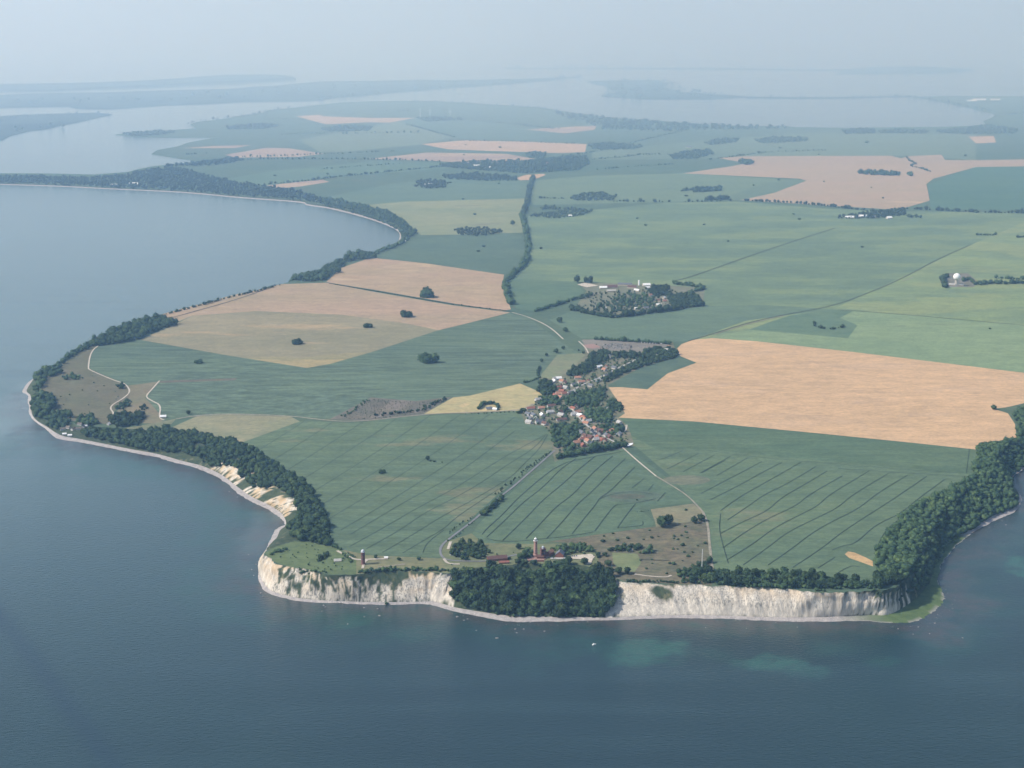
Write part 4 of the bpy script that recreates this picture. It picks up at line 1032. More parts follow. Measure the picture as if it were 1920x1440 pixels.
# cliff top belt above the long chalk cliff
W3 = [(1270,1092),(1300,1078),(1340,1073),(1440,1076),(1540,1083),(1640,1094),(1668,1104),(1640,1108),(1600,1106),(1540,1109),(1430,1104),(1340,1098)]
for px, py, h in fill_px(W3, 15, 9)[:62]:
    wood_tree(h, random.uniform(4.6, 6.6), 'dark green tree of the belt along the top of the long fluted cliff', 'trees of the cliff top belt')
mass('undergrowth', [(h.x, h.y, h.z, random.uniform(2.6, 4.2)) for px, py, h in fill_px(W3, 7, 5)], 'bushes filling the belt along the top of the long fluted cliff')
# corner wood on the right
W4 = [(1836,838),(1870,830),(1903,828),(1912,800),(1900,775),(1925,762),(1990,768),(1990,850),(1905,885),(1893,905),(1908,938),(1905,950),(1862,968),(1812,998),(1790,1010),(1768,1035),(1752,1062),(1740,1092),(1716,1108),(1690,1108),(1650,1100),(1642,1090),(1640,1040),(1660,1006),(1700,958),(1760,928),(1820,898)]
sp4 = fill_world(W4, 7.8, 1.0, 2, 6000)
sp4.sort(key=lambda p: p[1])
mass('woodland', [(x, y, z, random.uniform(4.6, 6.8)) for x, y, z in sp4[26:]], 'continuous dark wood along the right coast')
for x, y, z in sp4[:26]:
    wood_tree((x, y, z), random.uniform(4.6, 6.4), 'tree at the seaward tip of the right coast wood, above the chalk ribs', 'trees at the tip of the right wood')
mass('undergrowth', [(h.x, h.y, h.z, random.uniform(1.6, 3.2)) for px, py, h in fill_px([(1640,1112),(1690,1106),(1716,1108),(1730,1095),(1745,1070),(1740,1098),(1722,1112),(1690,1128),(1660,1130)], 8, 5) if random.random() < .5], 'low bushes scattered on the chalk ribs at the corner')
# left coast wood
W1 = [(150,808),(200,803),(250,811),(300,806),(330,806),(400,820),(455,834),(500,860),(540,886),(585,922),(612,965),(618,1003),(620,1024),(585,1018),(548,1008),(540,988),(560,962),(552,935),(520,912),(495,915),(470,912),(430,890),(385,868),(345,848),(290,846),(225,832),(165,818)]
sp1 = fill_world(W1, 8.4, 1.0, 2, 6000)
def scar(x, y, z):
    px, py = proj((x, y, z + 3))
    return any(((px - a) / rx) ** 2 + ((py - b) / ry) ** 2 < 1 for a, b, rx, ry in ((422,888,26,16),(480,930,16,14),(525,948,30,24),(375,838,14,8),(452,905,10,12),(300,850,8,8)))
mass('woodland', [(x, y, z, random.uniform(4.6, 7.4)) for x, y, z in sp1 if not scar(x, y, z)], 'dark wood on the left coast slope with cream landslips')

# ---- woods, copses and hedges farther off
def copse(poly, label, spacing=12, r=(5, 8), kind='stuff', name='woodland', cat=None, geos=LOWC, mat='leaf', shift=1, maxn=2500, group=None):
    return mass(name, [(x, y, z, random.uniform(*r)) for x, y, z in fill_world(poly, spacing, .9, shift, maxn)], label, geos, mat, kind, cat, group)
copse([(168,648),(184,637),(212,619),(262,604),(300,593),(306,600),(332,607),(290,622),(263,635),(215,645),(186,648)], 'dark wood on the bluff behind the khaki crop', 12, (7, 10))
copse([(118,676),(150,654),(180,638),(184,646),(150,660),(115,684)], 'thin wood along the left bluff', 11, (5, 7))
copse([(62,735),(66,708),(82,692),(112,684),(114,700),(90,708),(80,722),(76,738)], 'coastal wood at the far left point', 11, (5, 8))
copse([(110,706),(140,703),(160,710),(130,713)], 'low dark scrub on the heath', 10, (3, 5))
copse([(58,752),(75,742),(100,742),(104,760),(92,775),(78,786),(64,782)], 'round coastal wood at the left point', 11, (6, 8.5))
copse([(84,785),(105,776),(128,772),(132,785),(128,800),(108,806),(90,798)], 'wood above the shingle beach left of the hamlet', 10, (5, 8))
copse([(148,786),(175,782),(185,794),(160,800),(145,796)], 'tree clump among the hamlet houses', 9, (5, 7.5))
copse([(205,786),(225,778),(262,776),(272,786),(262,797),(225,800),(208,797)], 'large tree clump behind the fishing hamlet', 9, (5, 8))
copse([(216,762),(240,750),(248,752),(236,766),(218,770)], 'bush clump beside the left farm track', 9, (4, 6))
copse([(258,760),(282,762),(278,770),(262,768)], 'bush clump in the brown pasture', 10, (3, 4.5))
copse([(218,722),(232,720),(236,727),(222,730)], 'bush clump inside the bend of the farm track', 8, (3, 5))
copse([(524,530),(570,516),(600,508),(640,490),(652,480),(690,477),(706,484),(660,488),(640,498),(634,512),(605,526),(560,527)], 'wood on the bluff beside the pink stubble field', 16, (7, 11))
copse([(690,478),(735,461),(755,450),(768,446),(758,456),(730,468),(700,480)], 'thin wood along the low bay shore', 16, (5, 8))
copse([(600,372),(640,376),(700,390),(730,398),(752,412),(780,436),(768,446),(757,447),(752,437),(728,421),(684,405),(640,393),(610,386)], 'wood around the end of the bay', 16, (5.5, 9))
copse([(-100,330),(60,331),(170,334),(240,328),(290,317),(340,316),(380,328),(440,342),(500,351),(560,358),(600,372),(620,388),(560,377),(450,368),(340,358.5),(200,352),(60,345),(-100,342)], 'dark pine forest on the long spit', 24, (7, 10.5), geos=TINY, mat='leaf_far', shift=0, maxn=5000)
copse([(400,301),(440,298),(460,301),(420,309),(385,312),(340,312),(300,316),(330,309),(385,303)], 'trees of the harbour village beside the inlet', 30, (9, 14), geos=TINY, mat='leaf_far', shift=0)
copse([(1040,212),(1100,218),(1180,226),(1280,233),(1400,239),(1478,238),(1475,242),(1300,245),(1250,247),(1125,243),(1112,236),(1060,222)], 'dark wood along the far lagoon shore', 60, (12, 20), geos=TINY, mat='leaf_far', shift=0)
for poly, lab in (([(1580,247),(1600,243),(1640,245),(1640,251),(1585,252)], 'small wood in front of the far lagoon'), ([(1645,247),(1700,245),(1740,247),(1735,251),(1650,250)], 'flat wood in front of the far lagoon'),
                  ([(1750,248),(1800,243),(1850,236),(1910,244),(1900,251),(1800,252)], 'wood in the corner of the far lagoon'), ([(1100,272),(1150,270),(1205,276),(1190,281),(1110,281)], 'long wood beside the far stubble field'),
                  ([(983,288),(1005,285),(1026,288),(1020,297),(990,297)], 'square copse by the far village'), ([(1320,270),(1345,262),(1385,262),(1380,268),(1330,273)], 'wood beside the far farm'),
                  ([(1415,264),(1450,259),(1515,259),(1512,266),(1430,270)], 'long wood beyond the wide stubble field'), ([(1255,292),(1285,285),(1330,282),(1340,290),(1300,299),(1262,299)], 'trees of the far farm'),
                  ([(820,311),(860,305),(905,303),(985,302),(1040,297),(1100,293),(1106,308),(1085,320),(985,326),(900,320),(850,316)], 'trees of the far village'), ([(825,330),(880,326),(970,332),(970,340),(920,340),(840,337)], 'long copse in front of the far village'),
                  ([(775,350),(785,340),(812,338),(840,344),(835,352),(805,355)], 'trees around the pale farm by the bay'), ([(1560,411),(1600,402),(1660,395),(1694,391),(1700,405),(1640,410)], 'trees behind the white farm'),
                  ([(1700,405),(1728,407),(1726,410),(1698,409)], 'hedge end right of the white farm'), ([(1068,372),(1095,363),(1130,362),(1158,370),(1150,377),(1080,377)], 'wide copse in the green meadow'),
                  ([(990,406),(1040,398),(1075,390),(1112,398),(1085,406),(1040,410)], 'tree ring of a farm beside the avenue'), ([(1014,390),(1030,388),(1052,391),(1050,394),(1016,394)], 'short belt behind the avenue farm'),
                  ([(852,433),(872,428),(900,428),(930,433),(945,437),(900,444),(862,441)], 'long copse beside the avenue'), ([(790,255),(1,1),(1,2)], None), ([(780,222),(840,223),(870,226),(800,229)], 'far wood below the wind turbines'),
                  ([(600,243),(640,238),(700,239),(690,246),(620,248)], 'far wood left of the teal crop'), ([(420,240),(480,234),(525,236),(500,242),(430,244)], 'far wood on the inlet headland'), ([(230,252),(300,247),(330,249),(300,254),(250,256)], 'scrub on the far headland tip')):
    if lab is None: continue
    d = G(*poly[0])[1]
    sc = d / 6500
    copse(poly, lab, 15 * sc, (5 * sc, 7.5 * sc), kind='thing' if d < 9000 else 'stuff', name='copse', cat='copse' if d < 9000 else None, geos=TINY, mat='leaf_far', shift=0)
copse([(1385,306),(1392,302),(1408,302),(1416,306),(1405,309),(1392,309)], 'round dark copse in the left half of the wide stubble field', 22, (9, 13), 'thing', 'copse', 'copse', shift=0)
copse([(1610,326),(1614,322),(1687,326),(1687,330),(1640,329)], 'long straight copse in the wide stubble field', 22, (9, 13), 'thing', 'copse', 'copse', shift=0)
copse([(1701,328),(1706,325),(1712,328),(1708,331)], 'tiny copse right of the long straight one', 14, (7, 9), 'thing', 'copse', 'copse', shift=0)
# copses standing in the near stubble fields
for x, y, w, lab in ((803, 558, 13, 'bushy copse just above the hedge line in the pink stubble'), (764, 594, 11, 'small copse in the stubble below the hedge line'), (690, 614, 9, 'lone round copse on the edge of khaki and pink stubble'),
                     (557, 645, 9, 'lone copse in the middle of the khaki crop'), (805, 679, 16, 'large spreading copse in the blue green crop'), (372, 681, 7, 'flat little copse in the crop on the left'), (717, 887, 6, 'square copse in the big tramlined crop')):
    P = hit(x, y)
    sc = (P.y * CP + (H - P.z) * SP) / F
    hw = w * sc
    n = 7 if w > 8 else 4
    pl = [(P.x + random.uniform(-1, 1) * hw * .62, P.y + random.uniform(-1, 1) * hw * .8, 0, hw * random.uniform(.38, .58)) for _ in range(n)]
    pl += [(P.x + q * hw * .7, P.y, 0, hw * .4) for q in (-1, -.4, .35, .95)]
    mass("copse", [(a, b, drop(a, b) or 30.0, r) for a, b, _, r in pl], lab, CROWNS, 'leaf', 'thing', 'copse', 'copses standing alone in the fields')

def hedge(line, label, w=6, r=4, step=5, mat='leaf', geos=LOWC, gap=0.0, name='hedge', cat='hedge', kind='thing', group=None):
    P = [Vector(G(x, y)) for x, y in line]; pl = []
    for a, b in zip(P[:-1], P[1:]):
        L = (b - a).length; n = max(1, int(L / step)); u = (b - a).normalized(); s = Vector((-u.y, u.x, 0))
        for i in range(n):
            if random.random() < gap: continue
            p = a + (b - a) * ((i + random.random() * .6) / n) + s * random.uniform(-.5, .5) * w
            z = drop(p.x, p.y)
            if z is not None: pl.append((p.x, p.y, z, r * random.uniform(.75, 1.25)))
    return mass(name, pl, label, geos, mat, kind, cat, group)
hedge([(1042,860),(1080,853),(1120,846),(1168,837)], 'thick dark windbreak hedge along the near edge of the village', 14, 6.5, 4)
hedge([(1068,581),(1110,590),(1150,596),(1200,590),(1260,582),(1316,573)], 'dark windbreak around the near side of the walled farm', 16, 8, 6)
hedge([(1116,637),(1180,641),(1258,646)], 'hedge behind the long gravel car park', 6, 5, 5)
hedge([(1262,533),(1290,536),(1322,541),(1290,550)], 'hedge at the far right corner of the walled farm', 14, 7, 7)
hedge([(1004,585),(1040,574),(1070,564),(1092,558)], 'row of poplars along the lane to the walled farm', 8, 6, 7, gap=.15)
hedge([(1000,333),(992,358),(988,384),(980,402)], 'far part of the tree avenue towards the far village', 16, 9, 10, 'leaf_far', name='tree_avenue', cat='tree avenue')
hedge([(978,404),(987,430),(991,470),(986,494),(968,511),(950,528),(948,545),(957,572)], 'near part of the tree avenue beside the dark green field', 14, 8, 7, name='tree_avenue', cat='tree avenue')
hedge([(1395,377),(1450,379),(1500,382),(1560,388),(1640,397)], 'row of round trees under the wide stubble field', 6, 8, 17, 'leaf_far')
hedge([(1700,392),(1760,395),(1840,399),(1960,401)], 'row of trees at the right below the teal crop', 8, 8, 15, 'leaf_far', gap=.15)
hedge([(1150,378),(1230,379),(1290,379),(1372,377)], 'thin tree row in front of the green meadow', 6, 7, 16, 'leaf_far', gap=.25)
hedge([(1276,359),(1300,356),(1348,353),(1349,358),(1300,361)], 'short thick tree row left of the green wedge', 14, 9, 11, 'leaf_far')
hedge([(1320,376),(1368,374)], 'poplar block where the tree row meets the wedge', 16, 10, 8, 'leaf_far')
hedge([(1010,372),(1060,373)], 'short hedge between the avenue and the wide copse', 6, 6, 14, 'leaf_far')
hedge([(495,347),(560,342),(640,332),(720,324),(800,316),(860,311)], 'long dotted hedge in front of the far village', 6, 8, 20, 'leaf_far', TINY)
hedge([(430,301),(520,299),(640,299),(760,301),(830,304)], 'long hedge below the curved stubble field', 8, 9, 22, 'leaf_far', TINY)
hedge([(425,295),(500,294.5),(605,289.5),(645,289)], 'hedge under the harbour stubble field', 8, 9, 24, 'leaf_far', TINY)
hedge([(640,252),(700,250),(790,249)], 'straight far hedge left of the turbines', 8, 11, 34, 'leaf_far', TINY)
hedge([(1110,300),(1160,296),(1200,291),(1260,290)], 'hedge between the far village and the far farm', 8, 9, 20, 'leaf_far', TINY)
hedge([(840,264),(960,266),(1097,271)], 'hedge behind the long stubble field', 6, 8, 30, 'leaf_far', TINY)
hedge([(618,532),(700,546),(845,571),(955,584)], 'thin hedge line across the pink stubble', 2.5, 1.8, 6)
hedge([(872,777),(920,775),(975,772)], 'line of small roadside bushes under the yellow field', 1, 1.6, 9)
hedge([(897,768),(905,759),(925,757),(936,764),(930,769)], 'ring of trees around a house in the yellow field', 5, 4.6, 5, name='copse', cat='copse')
hedge([(1525,604),(1530,614),(1545,617),(1560,618),(1590,612)], 'curved row of bushes in the dark green hollow', 5, 4.5, 7, gap=.25)
hedge([(705,781),(740,775),(790,770),(838,748)], 'dark scrub belt between fallow and yellow field', 16, 3, 5)
hedge([(640,782),(665,768),(690,750)], 'dark scrub belt at the left end of the fallow', 14, 2.4, 5)
hedge([(1032,846),(994,876),(955,908),(928,928)], 'scrubby verge of the upper lighthouse road', 9, 1.7, 5, gap=.2)
hedge([(886,969),(861,986),(840,1001)], 'scrub along the lower lighthouse road', 6, 1.4, 6, gap=.3)
hedge([(655,1040),(665,1046),(650,1036)], 'bush strip beside the tower path', 3, 1.6, 4)
hedge([(940,935),(925,950),(912,960),(905,968)], 'roadside tree clump halfway to the lighthouses', 8, 4.6, 4)
hedge([(888,978),(870,994),(850,1010),(838,1016)], 'low hedge beside the lower lighthouse road', 4, 1.7, 6, gap=.25)
hedge([(1772,540),(1768,527),(1774,518)], 'dark trees left of the radar dome', 10, 8, 7)
hedge([(1806,528),(1818,524),(1826,532)], 'bushes right of the radar dome', 8, 5, 7)
hedge([(1830,535),(1860,531),(1880,533)], 'small wood right of the radar dome', 18, 7, 6)
hedge([(1866,522),(1900,524),(1960,526)], 'far row of trees at the right edge behind the dome', 12, 6, 9)
hedge([(1885,533),(1920,531),(1960,534)], 'near row of trees at the right edge behind the dome', 16, 7, 7)
hedge([(1830,441),(1860,442),(1868,440)], 'dark hedge on the pale streaked crop', 5, 5, 9)
hedge([(1908,446),(1925,444)], 'bush group at the right edge of the streaked crop', 6, 6, 8)
hedge([(1008,706),(1010,695),(1012,688)], 'short tree row at the top of the yellow field', 3, 3.4, 4)
hedge([(983,718),(1000,714),(1012,708)], 'hedge from the lane to the village', 4, 2.6, 4)
hedge([(622,1026),(640,1032)], 'bushes where the wood meets the tower path', 6, 2.6, 4)
hedge([(505,1040),(520,1035),(540,1030)], 'bush belt on the left rim of the rampart', 10, 2.8, 3)
hedge([(598,1053),(610,1046),(612,1038)], 'bush clump in the middle of the rampart field', 9, 3.2, 3)
hedge([(642,1040),(655,1048),(660,1056)], 'bushes on the rampart bank left of the round tower', 5, 2.4, 3)
hedge([(560,1066),(590,1071),(615,1074)], 'scrub along the rim above the white corner cliff', 4, 2.0, 3)
hedge([(670,1074),(720,1069),(785,1069),(842,1071)], 'scrub belt along the rim right of the round tower', 8, 3.0, 3)
hedge([(690,1090),(715,1100),(720,1085)], 'dark bushes hanging down the cliff under the round tower', 10, 3.4, 2.5)
hedge([(1175,1091),(1220,1091),(1270,1093)], 'scrub along the rim of the long fluted cliff', 5, 2.2, 3)
hedge([(1192,960),(1218,958)], 'low dark grass bank at the top of the meadow', 1, .8, 3)

hedge([(302,593),(340,582),(380,572),(430,558),(480,547),(525,535)], 'thin bush strip along the bluff between tan field and sea', 7, 3.8, 7, gap=.25)
hedge([(185,637),(150,658),(118,680)], 'thin bush strip on the left bluff rim', 5, 3, 7, gap=.2)
# village trees
for poly, lab in (([(1105,668),(1118,658),(1132,655),(1142,662),(1140,675),(1128,682),(1100,700),(1075,706),(1062,704),(1070,692),(1095,684)], 'big trees at the top of the village'),
                  ([(1148,664),(1165,660),(1200,664),(1206,668),(1190,672),(1155,670)], 'tree row below the gravel car park'),
                  ([(1206,660),(1225,652),(1250,652),(1270,658),(1268,670),(1225,680),(1200,688),(1160,704),(1140,716),(1128,712),(1160,695),(1205,674)], 'long tree belt beside the dark wedge field'),
                  ([(1011,716),(1022,712),(1038,716),(1040,735),(1020,742),(1010,735)], 'dark trees at the left village edge'), ([(1008,748),(1040,742),(1052,752),(1040,760),(1010,758)], 'garden trees above the row of long houses'),
                  ([(1060,745),(1080,738),(1110,730),(1132,726),(1134,745),(1120,760),(1080,764),(1062,758)], 'trees in the middle of the village'),
                  ([(1140,750),(1150,748),(1168,760),(1172,768),(1150,773),(1140,770)], 'large round trees on the orange field edge'),
                  ([(1100,766),(1140,770),(1148,785),(1140,795),(1108,790),(1095,778)], 'trees behind the church green'),
                  ([(1036,802),(1050,796),(1078,794),(1095,802),(1092,812),(1076,826),(1062,838),(1040,838),(1034,825)], 'large wood patch at the near left corner of the village'),
                  ([(1060,842),(1075,836),(1080,848),(1050,856)], 'trees behind the windbreak hedge'), ([(970,773),(980,764),(986,770),(978,777)], 'dark tree clump where the road enters the village'),
                  ([(1130,800),(1165,798),(1172,808),(1150,816),(1130,810)], 'garden trees at the right village edge'), ([(1082,655),(1098,664),(1090,660),(1075,648)], 'roadside trees by the car park entrance'),
                  ([(1052,762),(1066,764),(1066,775),(1054,772)], 'yard trees by the long grey roof'),
                  ([(1110,575),(1130,565),(1180,560),(1190,575),(1150,588),(1120,582)], 'orchard inside the walled farm'), ([(1215,545),(1225,536),(1255,536),(1250,552),(1225,555)], 'dark wood at the back of the walled farm'),
                  ([(1140,556),(1180,548),(1225,556),(1240,575),(1200,580),(1160,570)], 'trees between the farm houses'), ([(1250,552),(1300,550),(1314,560),(1312,570),(1260,574)], 'trees in the right corner of the walled farm'),
                  ([(1086,560),(1112,556),(1110,548),(1090,552)], 'dark tree block at the farm entrance'),
                  ([(845,1040),(852,1020),(880,1014),(900,1022),(920,1034),(905,1046),(870,1050)], 'bushy wood beside the road bend at the lighthouses'),
                  ([(972,1046),(976,1036),(995,1030),(1001,1040),(998,1047)], 'trees to the left of the tall lighthouse'),
                  ([(1030,1030),(1050,1022),(1090,1022),(1120,1026),(1118,1034),(1080,1036),(1058,1040)], 'tree belt behind the grey roofed house'),
                  ([(1110,1042),(1140,1038),(1142,1044),(1118,1046)], 'bush bank right of the gravel lot'), ([(905,1058),(930,1056),(938,1062),(910,1064)], 'bushes below the long brown house'),
                  ([(960,1056),(985,1052),(1005,1056),(1035,1052),(1034,1060),(980,1064)], 'trees below the pink forecourt'),
                  ([(1140,1032),(1165,1022),(1200,1022),(1205,1030),(1170,1034)], 'scrub patch at the edge of the brown meadow'), ([(1198,1036),(1220,1032),(1228,1036),(1205,1041)], 'dark bush bank in the brown meadow'),
                  ([(1275,1070),(1300,1062),(1330,1050),(1332,1075),(1290,1082),(1262,1080)], 'bushes at the foot of the white mast')):
    near = G(*poly[0])[1] < 2900
    far_plot = 'farm' in lab and 'corner' not in lab and 'back' not in lab
    copse(poly, lab, 7.5 if near else (19 if far_plot else 9), (3.2, 5.0) if near else (4.0, 6.4), kind='stuff', name='tree_clump', geos=LOWC, shift=1.5)

VILP = [(985,778),(1010,745),(1040,722),(1070,705),(1100,672),(1140,662),(1260,655),(1262,668),(1200,686),(1140,716),(1138,735),(1165,770),(1150,782),(1172,800),(1180,825),(1160,836),(1060,850),(1042,850),(1034,822),(1020,797),(990,795)]
copse(VILP, 'loose garden trees and hedges between the village houses', 14.5, (1.9, 3.6), name='garden_trees', shift=1)
copse([(1080,580),(1105,548),(1200,540),(1310,548),(1310,570),(1150,592)], 'loose garden trees between the farm buildings', 24, (2.4, 4.5), name='garden_trees', shift=1)
copse([(1110,645),(1150,645),(1190,650),(1185,656),(1130,653)], 'small trees between the car park rows', 20, (1.4, 2.2), name='garden_trees', shift=0)
copse([(830,1052),(850,1062),(960,1058),(1000,1056),(1060,1056),(1130,1058),(1140,1050),(1150,1035),(1100,1030),(1000,1035),(900,1030)], 'low bushes scattered over the lighthouse lawns', 22, (1.0, 2.4), name='scattered_bushes', shift=0)
copse([(520,1050),(545,1025),(600,1018),(660,1050),(668,1074),(600,1068)], 'low bushes scattered over the rampart', 17, (0.8, 2.0), name='scattered_bushes', shift=0)
copse([(95,765),(88,735),(110,705),(150,690),(230,735),(225,760),(150,785)], 'low scrub scattered over the heath', 48, (0.9, 2.2), name='scattered_bushes', shift=0)
copse([(640,784),(668,764),(700,748),(780,754),(835,748),(795,774),(700,788)], 'weedy scrub over the fallow', 8, (0.5, 1.2), name='scattered_bushes', shift=0)
for k, (ln_, lab) in enumerate((([(760,233),(800,244),(853,258)], 'field hedge slanting below the wind turbines'), ([(640,288),(690,286),(742,284)], 'short far hedge left of the long stubble field'), ([(1040,298),(1100,288),(1140,280),(1210,262),(1280,246)], 'long far hedge climbing towards the lagoon wood'),
    ([(723,209),(787,207)], 'far tree row left of the turbines'), ([(893,221),(927,222)], 'far tree row right of the turbines'), ([(493,223),(550,223)], 'far tree row before the small bright stubble field'), ([(527,253),(570,251),(610,250)], 'far wood strip under the small bright stubble field'), ([(347,291),(390,288)], 'tree row on the inlet shore'),
    ([(1867,217),(1920,213),(1990,210)], 'tree row on the right lagoon corner'), ([(1840,205),(1860,208)], 'clump on the right lagoon shore'), ([(1700,296),(1706,303),(1718,308),(1705,312),(1725,316),(1745,323)], 'winding ditch of bushes in the wide stubble field'),
    ([(860,225),(960,232),(1040,242)], 'faint far hedge crossing the deep green crop'), ([(1130,318),(1200,312),(1275,308)], 'hedge between far village and wide stubble field'), ([(1330,300),(1440,286),(1560,282)], 'faint hedge behind the wide stubble field'), ([(600,318),(680,312),(760,307)], 'middle hedge in the long green strips'))):
    hedge(ln_, lab, 6, 7.5, 22, 'leaf_far', TINY, gap=.2)
def far_row(line, label, r, step, wid):
    pl = []
    for (ax, ay), (bx, by) in zip(line[:-1], line[1:]):
        A, B = Vector(at_z(ax, ay, 4)), Vector(at_z(bx, by, 4)); n = max(2, int((B - A).length / step))
        for i in range(n):
            if random.random() < .2: continue
            p = A.lerp(B, (i + random.random()) / n)
            pl.append((p.x + random.uniform(-1, 1) * wid, p.y + random.uniform(-1, 1) * wid * 1.5, 3.5, r * random.uniform(.6, 1.3)))
    mass('woodland', pl, label, TINY, 'leaf_far')
far_row([(1112,156),(1180,153),(1230,153),(1240,166),(1290,175),(1340,180),(1240,184),(1150,180),(1175,172),(1160,160)], 'woods on the dark island in the lagoon', 22, 60, 260)
far_row([(1405,182.6),(1560,183.2),(1712,181.6)], 'tree line along the thin lagoon spit', 15, 45, 25)
far_row([(1640,139),(1700,136),(1760,135),(1815,131)], 'woods on the rounded hill island', 26, 90, 250)
far_row([(955,128.2),(1100,128.2),(1350,129.6),(1580,131)], 'woods along the faint far island', 26, 90, 120)
far_row([(0,193),(150,190),(300,186),(450,180),(560,172)], 'broken woods on the long hazy shore', 22, 75, 220)
far_row([(330,176),(500,170),(700,163),(850,155)], 'second broken wood line on the long hazy shore', 22, 85, 220)
far_row([(600,187),(700,176),(800,167),(950,157),(1088,145)], 'tree line on the near edge of the long hazy shore', 20, 60, 60)
far_row([(0,222),(60,218),(130,215),(212,214)], 'tree line on the back of the flat tongue', 15, 45, 60)
far_row([(0,250),(40,241),(110,237),(160,226)], 'tree line across the flat tongue', 14, 50, 110)
far_row([(1705,182),(1740,187),(1785,194),(1835,204),(1855,209)], 'trees along the right lagoon shore', 14, 35, 40)
far_row([(760,190),(860,193.5),(930,198),(1010,202.5),(1040,207)], 'trees along the near lagoon shore', 13, 40, 40)
far_row([(356,234),(372,228),(420,223),(494,212),(505,207.5),(583,199)], 'trees along the inlet shore', 11, 40, 40)
# single trees and bushes
for x, y, r, lab in ((1240, 988, 9.5, 'broad grey green tree, left of the pair behind the brown meadow'), (1254, 984, 9.0, 'taller dark tree, right of the pair behind the brown meadow'), (1302, 981, 6.0, 'left tree of the clump beside the grassy track'), (1314, 977, 7.0, 'right and taller tree of the clump beside the grassy track'),
                     (983, 1047, 6.5, 'tree in front of the left end of the pink forecourt'), (1066, 1058, 6, 'round tree below the concrete strip'), (1096, 1058, 5.5, 'round tree below the gravel lot'), (1140, 1061, 5.5, 'dark tree at the right corner of the lighthouse lawn'),
                     (1160, 1076, 6, 'left tree on the cliff rim beside the central wood'), (1176, 1076, 5.5, 'right tree on the cliff rim beside the central wood'), (972, 1029, 4.5, 'small tree at the crop edge left of the tall lighthouse'), (704, 1047, 3.2, 'small bush tree right of the round brick tower'),
                     (748, 1051, 3.0, 'left bush tree on the path between the tower sites'), (785, 1050, 3.4, 'right bush tree on the path between the tower sites'), (1317, 1062, 5.0, 'tree right behind the white mast'), (1058, 1057, 4.0, 'small tree beside the forecourt steps'),
                     (1043, 662, 6.5, 'larger of two lone trees in the paddock above the village'), (1056, 655, 5, 'smaller of two lone trees in the paddock above the village'), (1025, 668, 4, 'bush tree on the left paddock edge'), (1015, 679, 4.5, 'lower bush tree on the left paddock edge'),
                     (1049, 605, 8, 'roadside tree near the avenue end'), (1060, 622, 7, 'roadside tree half way to the car park'), (1082, 530, 9, 'lone poplar left of the farm poplars'), (1098, 531, 8, 'left poplar of the pair behind the sandy yard'), (1107, 531, 8, 'right poplar of the pair behind the sandy yard'),
                     (353, 777, 5, 'lone tree at the crossing of the dusty road'), (1863, 768, 6, 'tree at the tip of the notch in the orange field'), (961, 422, 10, 'round tree beside the long copse by the avenue'),
                     (802, 863, 4.5, 'largest bush of the group in the big tramlined crop')):
    lone_tree(x, y, r, lab, tall=1.6 if 'poplar' in lab else 1.0)

def make_shrub_mesh(k):
    V, Fc = crown_shape(90 + k, 2, 7, .75, 60)
    me = mesh_np('shrub', V, Fc); me.materials.append(M['leaf']); return me
SHR = [make_shrub_mesh(k) for k in range(4)]
def shrub(x, y, r, label, group):
    P = hit(x, y)
    o = bpy.data.objects.new('shrub', SHR[random.randrange(4)]); COL.objects.link(o)
    o.location = (P[0], P[1], P[2] - .2); o.rotation_euler = (0, 0, random.uniform(0, 6.28)); o.scale = (r * random.uniform(1, 1.4), r, r)
    tag(o, label, 'shrub', group)
for x, y, r in ((1132,1006,2.4),(1149,1001,2.4),(1157,1014,3.0),(1177,1010,3.4),(1130,1016,4.0),(1207,1012,1.8),(1222,1009,3.4),(1234,1006,1.6),(1264,1006,3.0),(1263,1010,2),(1278,1005,2.6),(1286,999,3.0),(1271,1012,2.6),(1289,1009,2.0),(1280,1023,4.2),(1322,1019,3.2),(1262,1030,2.6),(1270,1030,2),(1283,1036,2.4),(1299,1036,2.2),(1290,1044,3.4),(1201,1051,2.2),(1222,1050,2.2),(1223,1057,1.8),(1212,1067,2.6),(1250,1076,2.4),(1263,1058,4.0),(1256,1057,3.0),(1280,1052,1.6),(1308,1024,2.0),(1218,995,2.4),(1286,957,3.0),(1285,988,2.8),(1194,938,2)):
    shrub(x, y, r, 'dark round shrub dotted about the brown meadow right of the lighthouses', 'shrubs on the brown meadow')
for x, y, r in ((807,865,2.2),(815,866,3),(829,867,1.8)):
    shrub(x, y, r, 'low dark bush of the little group in the big tramlined crop', 'bushes in the tramlined crop')
for x, y, r in ((907,463,7),(897,472,7),(1014,467,7),(890,403,8),(868,374,7),(935,345,8),(1210,423,7),(1195,410,6),(1320,422,6),(1365,453,5),(1498,412,8),(1488,402,6),(1616,464,6),(1545,341,6),(1460,338,9),(1413,348,7),(1286,368,8),(1535,290,8),(1462,278,10),(1625,268,14),(1810,293,12),(1655,372,6),(1634,352,5),(1856,617,4),(614,327,9),(515,330,8),(820,348,9),(845,343,8),(870,291,7),(937,277,9),(873,272,6),(1048,241,7),(1830,399,9),(1120,318,7)):
    shrub(x, y, r, 'tiny dark bush clump far out in the fields', 'bush clumps far out in the fields')

